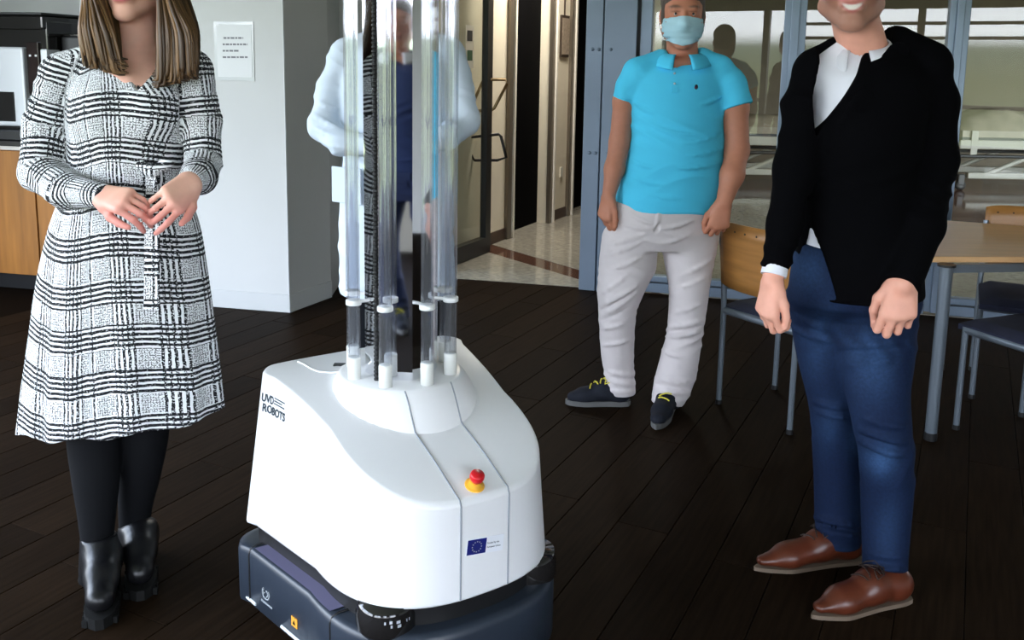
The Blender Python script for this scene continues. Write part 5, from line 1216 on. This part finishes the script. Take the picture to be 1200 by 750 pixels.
    folds(t, LP, [(703, 358, 746, 335, .008), (706, 369, 744, 344, .007), (702, 345, 735, 322, .006), (708, 299, 756, 281, .006), (712, 286, 760, 272, .006), (718, 315, 752, 300, .005), (704, 385, 735, 377, .005), (705, 404, 738, 398, .005), (706, 432, 743, 440, .007), (708, 444, 744, 450, .007), (710, 456, 744, 458, .006),
        (800, 322, 834, 303, .006), (793, 338, 832, 322, .005), (783, 384, 825, 374, .008), (780, 394, 822, 388, .007), (786, 368, 828, 352, .006), (776, 410, 800, 418, .005), (768, 442, 812, 449, .007), (766, 455, 808, 460, .007), (765, 466, 804, 469, .006), (774, 268, 812, 258, .005), (730, 262, 764, 268, .005), (740, 250, 764, 262, .004), (778, 285, 812, 272, .005), (772, 246, 770, 272, .004)], 3.4, 4.3)
    folds(t, LP, [(703, 364, 745, 340, .005), (704, 376, 740, 358, .005), (782, 389, 824, 381, .005), (707, 438, 743, 445, .005), (767, 449, 810, 455, .005), (768, 272, 772, 262, .006)], 3.4, 4.3, sub=True, k=.008)
    for l_ in (Lg, Rg): t.sub(loft([(s[0]-.02 if i == 1 else s[0], s[1], s[2], s[3]-.014, s[4]-.014) for i, s in enumerate(l_[-2:])]), .004)
    skin('trousers', t, M_chino, root)
    pz = PV[0]; 
    # shoes
    M_sh = mat('dark_navy_suede', (.012, .014, .022), .8, spec=.2, bump=.2, bscale=200); M_so = mat('shoe_sole_grey', (.11, .11, .11), .6); M_yl = mat('yellow_laces', (.62, .55, .05), .6)
    hl = gr(738, 474)[:2]; tl = gr(664, 473)[:2]; shoe(root, hl, tl, .092, (Lg[-1][1]+.0, Lg[-1][2], Lg[-1][0]+.01), M_sh, M_so, (.30, .62, 5), 'shoe', M_yl, .2)
    hr = gr(790, 470)[:2]+np.array([0, .02]); tr = gr(769, 503)[:2]; shoe(root, hr, tr, .094, (Rg[-1][1]+.01, Rg[-1][2]+.005, Rg[-1][0]+.01), M_sh, M_so, (.30, .62, 5), 'shoe', M_yl, .2)
    # body
    H = Head(at(800, 17, Y0-.01), (-.10, -1, -.05), sc=1.10, jaw=1.05); b = Vol(.005); prims_into(b, H.prims()); 
    b.u(cone(H.p(0, -.025, -.05), at(800, 76, Y0+.03), .060, .066), .03); b.u(loft(shrink(T, .013)), .03); b.u(loft(shrink(PV, .02)), .03)
    b.u(cone(at(786, 74, Y0-.065), at(806, 74, Y0-.055), .02, .02), .03)
    AL = [at(742, 90, Y0), at(731, 118, Y0), at(726, 166, Y0), at(720, 198, Y0-.02), at(713, 230, Y0-.05)]; AR = [at(848, 90, Y0), at(862, 126, Y0-.03), at(864, 176, Y0-.05), at(858, 205, Y0-.10), at(848, 238, Y0-.14)]
    for ch, rr in ((AL, [.05, .043, .041, .040, .0265]), (AR, [.05, .052, .047, .047, .031])):
        for q in chain(ch, rr): b.u(q, .02)
    prims_into(b, hand(AL[-1], at(706, 268, Y0-.06)-at(713, 230, Y0-.05), (-.75, -.6, 0), -1, [(35, 45, 30), (40, 50, 35), (45, 50, 35), (48, 50, 35)], 1.0, thumb=((.85, .45, -.15), (.95, .15, -.2), (1, 0, -.25))))
    prims_into(b, hand(AR[-1], at(838, 282, Y0-.17)-at(848, 238, Y0-.14), (.10, -1, .15), 1, [(50, 60, 35), (52, 62, 35), (54, 62, 35), (56, 60, 35)], 1.08, thumb=((.75, .5, -.25), (.9, .0, -.45), (.8, -.3, -.5))))
    for l_ in (Lg, Rg): b.u(loft(shrink(l_, .02)), .03)
    skin('body', b, M_skin, root, lambda V: H.tint(V, SK_B, lips=(.36, .12, .10), brow=(.09, .06, .045))); H.eyes(root); short_hair(H, root, M_hairb)
    # surgical mask with pleats and ear loops
    mk = Vol(.0045); base = [H.e(0, .022, -.045, .074, .090, .078)]
    def pleat(X, Y, Z):
        zz = (X-H.c[0])*H.u[0]+(Y-H.c[1])*H.u[1]+(Z-H.c[2])*H.u[2]; return .0035*np.abs(((zz*1/.021) % 1.0)-.5)*2
    mk.u(disp(base[0], pleat, .008), .004); mk.u(cone(H.p(0, .092, -.012), H.p(0, .112, -.034), .013, .019), .02); mk.u(cone(H.p(-.02, .085, -.112), H.p(.02, .085, -.112), .018, .018), .03)
    mk.sub(H.e(0, .016, -.045, .0715, .086, .085), .003)
    def reg(X, Y, Z):
        d = [X-H.c[0], Y-H.c[1], Z-H.c[2]]; x = sum(d[i]*H.r[i] for i in range(3)); y = sum(d[i]*H.f[i] for i in range(3)); z = sum(d[i]*H.u[i] for i in range(3))
        top = -.012+.006-.10*np.abs(x)-z*-1.0 if False else z-(-.004-.12*np.abs(x)); bot = (-.122+.25*np.abs(x))-z
        return np.maximum(np.maximum(top, bot), .012-y)
    mk.cut(reg, .003)
    mo = skin('face_mask', mk, mat('mask_pale_blue', (.42, .66, .76), .8, spec=.15, var=.04), root)
    for g in (-1, 1):
        for za, zb in ((-.018, .010), (-.088, -.028)): MB().tube([H.p(g*.068, .028, za)-loc, H.p(g*.078, .0, (za+zb)/2)-loc, H.p(g*.083, -.022, zb)-loc], .0016, 6).build('ear_loop', mat('elastic_white', (.75, .77, .78), .6), mo)
    return root
blue = make_blue()
# ================================================================== man in the dark jacket and jeans
def denim_mat(name, deep, pale):
    m = mat(name, deep, .8, spec=.15, attr='col', var=.22, vscale=130, bump=.15, bscale=350); return m
def make_jacket_man():
    Y0 = 2.50; root = empty('person', (at(1005, 690, Y0)[0], Y0-.08, 0)); tag(root, 'bearded man in a black jacket, white open shirt and blue jeans', 'person')
    T = secs([(344, 932, 1080, Y0-.02, .150), (300, 932, 1078, Y0-.02, .150), (250, 938, 1073, Y0-.01, .145), (205, 941, 1072, Y0, .135), (160, 943, 1080, Y0, .140), (120, 946, 1087, Y0, .138), (92, 953, 1086, Y0, .12), (74, 970, 1076, Y0+.01, .10), (60, 985, 1056, Y0+.02, .075)])
    M_jk = mat('black_wool_jacket', (.0016, .0016, .0022), .9, spec=.04, var=.1, bump=.1, bscale=300)
    SL = [at(958, 88, Y0-.01), at(944, 125, Y0-.02), at(932, 195, Y0-.05), at(920, 262, Y0-.10), at(908, 316, Y0-.14)]; SLr = [.060, .058, .053, .045, .037]
    SR = [at(1080, 84, Y0+.02), at(1093, 120, Y0+.02), at(1094, 190, Y0+.02), at(1081, 265, Y0-.10), at(1057, 334, Y0-.20)]; SRr = [.066, .062, .060, .054, .046]
    j = Vol(.005); j.u(disp(loft(T), addg(wr(.003, 40, 6, .4, tilt=.6), wr(.003, 60, 7, 1.4, T[3][0], .1, tilt=-.8)), .01), .01)
    for a, b in (((990, 60), (960, 84)), ((1050, 52), (1085, 76))): j.u(cone(at(*a, Y0+.03), at(*b, Y0+.01), .05, .066), .03)
    for ch, rr in ((SL, SLr), (SR, SRr)):
        for i in range(4): j.u(disp((capcone if i == 3 else cone)(ch[i], ch[i+1], rr[i], rr[i+1]), wr(.004, 80, 10, 1.0, tilt=.4)), .02 if i == 3 else .03)
    # lapels and pocket flap as raised cloth
    def front(px, py, d=.0, f=loft(T).f):
        r = ray(px, py)
        for t in np.arange(2.0, 2.9, .002):
            P = cO+t*r
            if f(np.array([P[0]]), np.array([P[1]]), np.array([P[2]]))[0] < d: return P
        return at(px, py, Y0-.12)
    def bar(a, b, ra, rb_, k=.004, d=.004): j.u(cone(front(*a, d), front(*b, d), ra, rb_, ((0, 1, 0), .25)), k)
    bar((1052, 62), (1012, 118), .030, .030); bar((1012, 118), (966, 180), .030, .006); bar((972, 82), (958, 130), .018, .016); bar((958, 130), (962, 180), .016, .006)
    Va = [front(975, 45), front(1047, 25), front(963, 166), front(955, 120)]; Va = [(v[0], v[2]) for v in (at(982, 40, Y0-.14), at(1054, 20, Y0-.14), at(965, 164, Y0-.14), at(961, 120, Y0-.14))]
    j.sub(polyprism(Va, Y0-.5, Y0+.005), .004)
    nk = at(1012, 58, Y0+.02); j.sub(cone(nk-(0, 0, .06), nk+(-.01, 0, .2), .066, .080), .004)
    ob = [(v[0], v[2]) for v in (at(955, 232, Y0-.16), at(938, 356, Y0-.17), at(986, 356, Y0-.17))]; j.sub(polyprism(ob, Y0-.5, Y0-.05), .004)
    j.sub(loft([(s[0]-.02 if i == 0 else s[0], s[1], s[2], s[3]-.016, s[4]-.016) for i, s in enumerate(T[:3])]), .004)
    ax2 = [nrm(c[-1]-c[-2]) for c in (SL, SR)]
    skin('jacket', j, M_jk, root); loc = np.array(root.location)
    bt = front(957, 196, .006)-loc; MB().lathe([(0, -.003), (.009, -.003), (.011, 0), (.009, .003), (0, .003)], 16, Matrix.Translation(bt) @ Matrix.Rotation(PI/2, 4, 'X')).build('jacket_button', mat('black_button', (.012, .012, .013), .3), root)
    # shirt, collar, cuffs
    M_wh = mat('white_shirt_cotton', (.72, .73, .80), .8, spec=.2)
    s = Vol(.005); s.u(disp(loft(shrink(T[1:], .012)), wr(.002, 60, 12, 1.0), .006), .01)
    for a, b in (((992, 62), (964, 88)),): s.u(cone(at(*a, Y0+.02), at(*b, Y0+.01), .045, .052), .03)
    nv = [(v[0], v[2]) for v in (at(984, 30, Y0-.1), at(1000, 30, Y0-.1), at(984, 66, Y0-.12))]; s.sub(polyprism(nv, Y0-.4, Y0-.03), .004); s.sub(cone(nk-(0.004, 0, .05), nk+(-.01, 0, .2), .060, .07), .004)
    skin('shirt', s, M_wh, root)
    collar('collar', at(1010, 54, Y0+.012), .066, .088, .030, .045, .085, 20, M_wh, root, tilt=.035, fw=(-.42, -.91), squash=1.0, spread=.02)
    for c, a in ((SL, ax2[0]), (SR, ax2[1])):
        if c is SR: continue
        mb = MB(); mb.tube([c[-1]-a*.02-loc, c[-1]+a*.016-loc], .0335, 20); mb.build('shirt_cuff', M_wh, root)
    # jeans
    PV = secs([(285, 935, 1072, Y0-.02, .130), (320, 928, 1074, Y0-.02, .135), (350, 925, 1074, Y0-.02, .13), (372, 940, 1060, Y0-.02, .06)])
    Lg = secs([(345, 923, 990, Y0+.02, .10), (380, 928, 992, Y0+.02, .095), (419, 935, 997, Y0+.02, .086), (479, 949, 1003, Y0+.02, .074), (533, 953, 1009, Y0+.05, .066), (590, 955, 1009, Y0+.06, .062), (636, 955, 1009, Y0+.055, .062)])
    Rg = secs([(345, 975, 1075, Y0-.03, .10), (400, 981, 1072, Y0-.07, .098), (449, 990, 1065, Y0-.11, .088), (500, 1000, 1067, Y0-.13, .078), (533, 1007, 1071, Y0-.12, .074), (600, 1010, 1067, Y0-.10, .066), (660, 1012, 1062, Y0-.11, .064), (686, 1012, 1061, Y0-.115, .066)])
    t = Vol(.005); gl = addg(wr(.005, 75, 9, .3, at(970, 480, Y0)[2], .09, tilt=.8), wr(.004, 100, 12, 1.0, at(980, 610, Y0)[2], .10, tilt=-.3), wr(.003, 55, 9, .9, at(960, 370, Y0)[2], .09, tilt=-.9)); gr_ = addg(wr(.006, 80, 9, 1.3, at(1030, 515, Y0)[2], .07, tilt=-.6), wr(.004, 100, 12, .2, at(1030, 650, Y0)[2], .10, tilt=.4), wr(.003, 55, 9, .2, at(1030, 385, Y0)[2], .08, tilt=.5))
    t.u(loft(PV), .02); t.u(disp(loft(Lg), gl, .012), .035); t.u(disp(loft(Rg), gr_, .012), .035)
    for l_ in (Lg, Rg): t.sub(loft([(q[0]-.02 if i == 1 else q[0], q[1], q[2], q[3]-.013, q[4]-.013) for i, q in enumerate(l_[-2:])]), .004)
    JP = [loft(PV), loft(Lg), loft(Rg)]
    folds(t, JP, [(1008, 503, 1064, 518, .008), (1004, 514, 1056, 534, .008), (1012, 490, 1060, 500, .006), (985, 428, 1055, 420, .006), (984, 405, 1060, 398, .006), (990, 388, 1066, 384, .005), (978, 372, 1040, 376, .005), (1016, 660, 1060, 668, .007), (1014, 672, 1058, 680, .006), (1018, 648, 1062, 652, .005), (944, 466, 992, 478, .007), (946, 478, 996, 490, .006), (955, 606, 1006, 616, .007), (956, 618, 1006, 628, .006), (930, 385, 975, 400, .005), (928, 365, 968, 385, .005)], 2.0, 3.0)
    folds(t, JP, [(1006, 509, 1060, 526, .005), (1016, 666, 1060, 674, .005), (956, 612, 1006, 622, .005), (985, 412, 1058, 409, .004)], 2.0, 3.0, sub=True, k=.008)
    def jc(V):
        deep = np.array((.0042, .011, .036)); pale = np.array((.030, .070, .165)); x, y, z = V.T; w = np.zeros(len(V))
        for px, py, sx, sz, a, yy in ((1020, 420, .05, .09, .5, Y0-.15), (1035, 540, .032, .05, .9, Y0-.19), (962, 400, .03, .12, .35, Y0-.08), (975, 500, .03, .08, .35, Y0-.05), (955, 320, .03, .06, .5, Y0-.15), (1040, 620, .03, .10, .25, Y0-.16)):
            c = at(px, py, yy); w += a*np.exp(-((x-c[0])/sx)**2-((z-c[2])/sz)**2)*(y < Y0+.05)
        w += .25*np.exp(-(np.minimum(np.abs(z-Lg[-1][0]), np.abs(z-Rg[-1][0]))/.012)**2); w += .10*np.sin(x*120+np.sin(z*60)*2)*np.exp(-((z-at(1000, 385, Y0)[2])/.05)**2)
        w = np.clip(w, 0, 1)[:, None]; return deep*(1-w)+pale*w
    skin('jeans', t, denim_mat('blue_denim', (.01, .03, .1), 0), root, jc)
    # brown derby shoes
    M_bl = mat('brown_leather', (.085, .019, .008), .34, spec=.45, var=.25, vscale=9, bump=.05, bscale=60); M_so = mat('tan_shoe_sole', (.14, .10, .07), .6); M_lc = mat('dark_brown_lace', (.02, .009, .006), .6)
    shoe(root, gr(1012, 654)[:2], gr(886, 668)[:2], .095, (Lg[-1][1]+.005, Lg[-1][2], Lg[-1][0]+.02), M_bl, M_so, (.34, .54, 4), 'shoe', M_lc, .85, zs=.012, lr=.0022)
    shoe(root, gr(1064, 700)[:2], gr(953, 724)[:2], .098, (Rg[-1][1]+.0, Rg[-1][2], Rg[-1][0]+.02), M_bl, M_so, (.34, .54, 4), 'shoe', M_lc, .85, zs=.012, lr=.0022)
    # body
    H = Head(at(998, -22, Y0-.05), (-.30, -.95, -.02), up=(-.05, 0, 1), sc=1.04, jaw=1.12); b = Vol(.004); prims_into(b, H.prims(1.0))
    b.u(cone(H.p(0, -.03, -.05), at(1012, 62, Y0+.02), .058, .064), .03); b.u(loft(shrink(T, .035)), .03); b.u(loft(shrink(PV, .02)), .03)
    for ch, rr in ((SL, SLr), (SR, SRr)):
        for q in chain([at(990 if ch is SL else 1050, 130, Y0+.03)]+ch[2:], [.03]+[r*.62 for r in rr[2:-1]]+[.027]): b.u(q, .012)
    w1 = SL[-1]+ax2[0]*.03; w2 = SR[-1]-ax2[1]*.022
    prims_into(b, [(cone(SL[-1], w1, .027, .027), .01), (cone(SR[-1], w2, .029, .029), .01)])
    prims_into(b, hand(w1, at(901, 352, Y0-.15)-at(906, 324, Y0-.14), (-.80, -.45, .1), -1, [(34, 75, 55), (36, 78, 55), (38, 78, 55), (42, 74, 55)], .98, thumb=((.80, .45, -.25), (.95, .1, -.3), (1, -.05, -.25))))
    prims_into(b, hand(w2, at(1048, 372, Y0-.215)-at(1054, 338, Y0-.20), (-.1, -1, .1), 1, [(28, 82, 60), (30, 84, 60), (32, 84, 60), (36, 80, 60)], 1.12, thumb=((.75, .45, -.35), (.9, .0, -.45), (.8, -.3, -.5)), rsc=1.08))
    for l_ in (Lg, Rg): b.u(loft(shrink(l_, .02)), .03)
    skin('body', b, M_skin, root, lambda V: H.tint(V, SK_R, lips=(.45, .14, .13), teeth=True, beard=(.14, .068, .04, .62))); H.eyes(root)
    short_hair(H, root, mat('dark_brown_hair', (.05, .03, .018), .55, var=.4, vscale=30, bump=.6, bscale=90))
    return root
jman = make_jacket_man()
# ================================================================== person in the white coat behind the robot
def coat_person():
    Y0 = 3.62; root = empty('person', (at(462, 470, Y0)[0], Y0, 0)); tag(root, 'person in a white lab coat standing behind the robot\'s lamp tubes', 'person')
    T = secs([(345, 398, 534, Y0, .15), (270, 397, 532, Y0, .148), (215, 400, 530, Y0, .14), (170, 402, 528, Y0, .13), (130, 398, 530, Y0, .135), (95, 396, 532, Y0, .13), (70, 402, 528, Y0, .115), (52, 425, 505, Y0+.01, .09), (42, 443, 487, Y0+.02, .07)])
    M_c = mat('white_coat_cotton', (.62, .70, .80), .85, spec=.15, bump=.08, bscale=60)
    v = Vol(.006); v.u(disp(loft(T), addg(wr(.004, 30, 5, .4, tilt=.4), wr(.003, 60, 8, 1.0)), .01), .01)
    SL = [at(401, 70, Y0), at(386, 112, Y0), at(378, 148, Y0-.03), at(400, 168, Y0-.13), at(440, 172, Y0-.19)]; SR = [at(529, 68, Y0), at(540, 108, Y0), at(545, 142, Y0-.03), at(525, 160, Y0-.13), at(490, 170, Y0-.19)]; rr = [.058, .056, .056, .048, .040]
    for a, b in (((445, 48), (405, 62)), ((485, 46), (526, 60))): v.u(cone(at(*a, Y0+.02), at(*b, Y0), .05, .058), .03)
    for c in (SL, SR):
        for p in chain(c, rr): v.u(disp(p, addg(wr(.006, 75, 12, 1.0, tilt=.6), wr(.003, 120, 15, .3))), .02)
    folds(v, [cone(SL[i], SL[i+1], rr[i], rr[i+1]) for i in range(4)], [(366, 132, 398, 150, .006), (366, 148, 400, 162, .006), (372, 118, 398, 128, .005), (376, 166, 402, 172, .005)], 3.2, 4.0)
    V0 = [(q[0], q[2]) for q in (at(445, 25, Y0-.1), at(486, 25, Y0-.1), at(465, 120, Y0-.14))]; v.sub(polyprism(V0, Y0-.4, Y0-.01), .004); nk = at(465, 46, Y0+.01); v.sub(cone(nk-(0, 0, .04), nk+(0, 0, .2), .062, .07), .004)
    skin('lab_coat', v, M_c, root); loc = np.array(root.location)
    pk = [at(392+0, 197, Y0-.10), at(402, 197, Y0-.14)]; MB().wall(at(390, 197, Y0-.06)[:2]-loc[:2], at(424, 200, Y0-.145)[:2]-loc[:2], at(400, 238, Y0-.1)[2], at(400, 196, Y0-.1)[2], -.008, .003).build('coat_pocket', M_c, root)
    s = Vol(.006); s.u(loft(shrink(T[3:], .014)), .01); s.sub(cone(nk-(0, 0, .04), nk+(0, 0, .2), .055, .06), .004); skin('shirt', s, mat('navy_shirt', (.012, .02, .07), .8), root)
    Lg = secs([(320, 405, 462, Y0, .10), (400, 410, 455, Y0, .08), (480, 415, 450, Y0, .06)]); Rg = secs([(320, 468, 525, Y0, .10), (400, 474, 520, Y0, .08), (480, 478, 514, Y0, .06)])
    t = Vol(.007); t.u(loft(Lg), .02); t.u(loft(Rg), .02); skin('trousers', t, mat('dark_trousers', (.008, .009, .012), .85, spec=.1), root)
    M_bs = mat('black_shoe', (.008, .008, .008), .4); M_bso = mat('black_shoe_sole', (.01, .01, .01), .6)
    for l_, dx in ((Lg, -.03), (Rg, .03)): shoe(root, (l_[-1][1], Y0+.06), (l_[-1][1]+dx, Y0-.21), .092, (l_[-1][1], Y0+.01, l_[-1][0]+.05), M_bs, M_bso, None, 'shoe', None, .3, vox=.006)
    H = Head(at(465, -2, Y0-.02), (0, -1, -.05), sc=.98); b = Vol(.006); prims_into(b, H.prims()); b.u(cone(H.p(0, -.02, -.05), at(465, 55, Y0+.02), .056, .06), .03); b.u(loft(shrink(T, .03)), .03)
    for c in (SL, SR):
        for p in chain(c, [.038, .036, .034, .03, .025]): b.u(p, .012)
    prims_into(b, hand(SL[-1], at(470, 172, Y0-.2)-SL[-1], (.0, -.9, .4), 1, [(30, 35, 20)]*4, .97)); prims_into(b, hand(SR[-1], at(460, 176, Y0-.21)-SR[-1], (0, -.9, .4), -1, [(30, 35, 20)]*4, .97))
    for l_ in (Lg, Rg): b.u(loft(shrink(l_, .02)), .03)
    skin('body', b, M_skin, root, lambda V: H.tint(V, SK_R)); H.eyes(root); short_hair(H, root, mat('dark_brown_hair', (.05, .03, .018), .55))
coat_person()

# onlooker behind the viewpoint: appears only in the mirror panels and in the glass
onl = copy_tree(blue); onl.location = (-.72, -.62, 0); onl.rotation_euler = (0, 0, PI+.05)
onl['label'] = 'person in navy clothes mirrored in the robot\'s reflective lamp column'
M_navy = mat('navy_jacket_cloth', (.012, .028, .11), .8); M_navy2 = mat('navy_trouser_cloth', (.010, .02, .075), .85); M_wht = mat('white_shirt_cotton', (.72, .73, .80), .8)
def drop(o):
    for ch in list(o.children): drop(ch)
    bpy.data.objects.remove(o, do_unlink=True)
for ch in list(onl.children):
    nm = ch.name.split('.')[0]
    if nm in ('face_mask', 'chest_emblem', 'placket', 'button'): drop(ch); continue
    mm = {'polo_shirt': M_navy, 'collar': M_wht, 'trousers': M_navy2}.get(nm)
    if mm is not None: ch.material_slots[0].link = 'OBJECT'; ch.material_slots[0].material = mm

onl2 = copy_tree(onl); onl2.location = (.26, -.55, 0); onl2.rotation_euler = (0, 0, PI-.1)
onl2['label'] = 'person in brown clothes mirrored in the glass wall beside the turquoise shirt'
M_br = mat('brown_coat_cloth', (.10, .075, .05), .8)
for ch in list(onl2.children):
    if ch.name.split('.')[0] in ('polo_shirt', 'collar', 'trousers'): ch.material_slots[0].link = 'OBJECT'; ch.material_slots[0].material = M_br
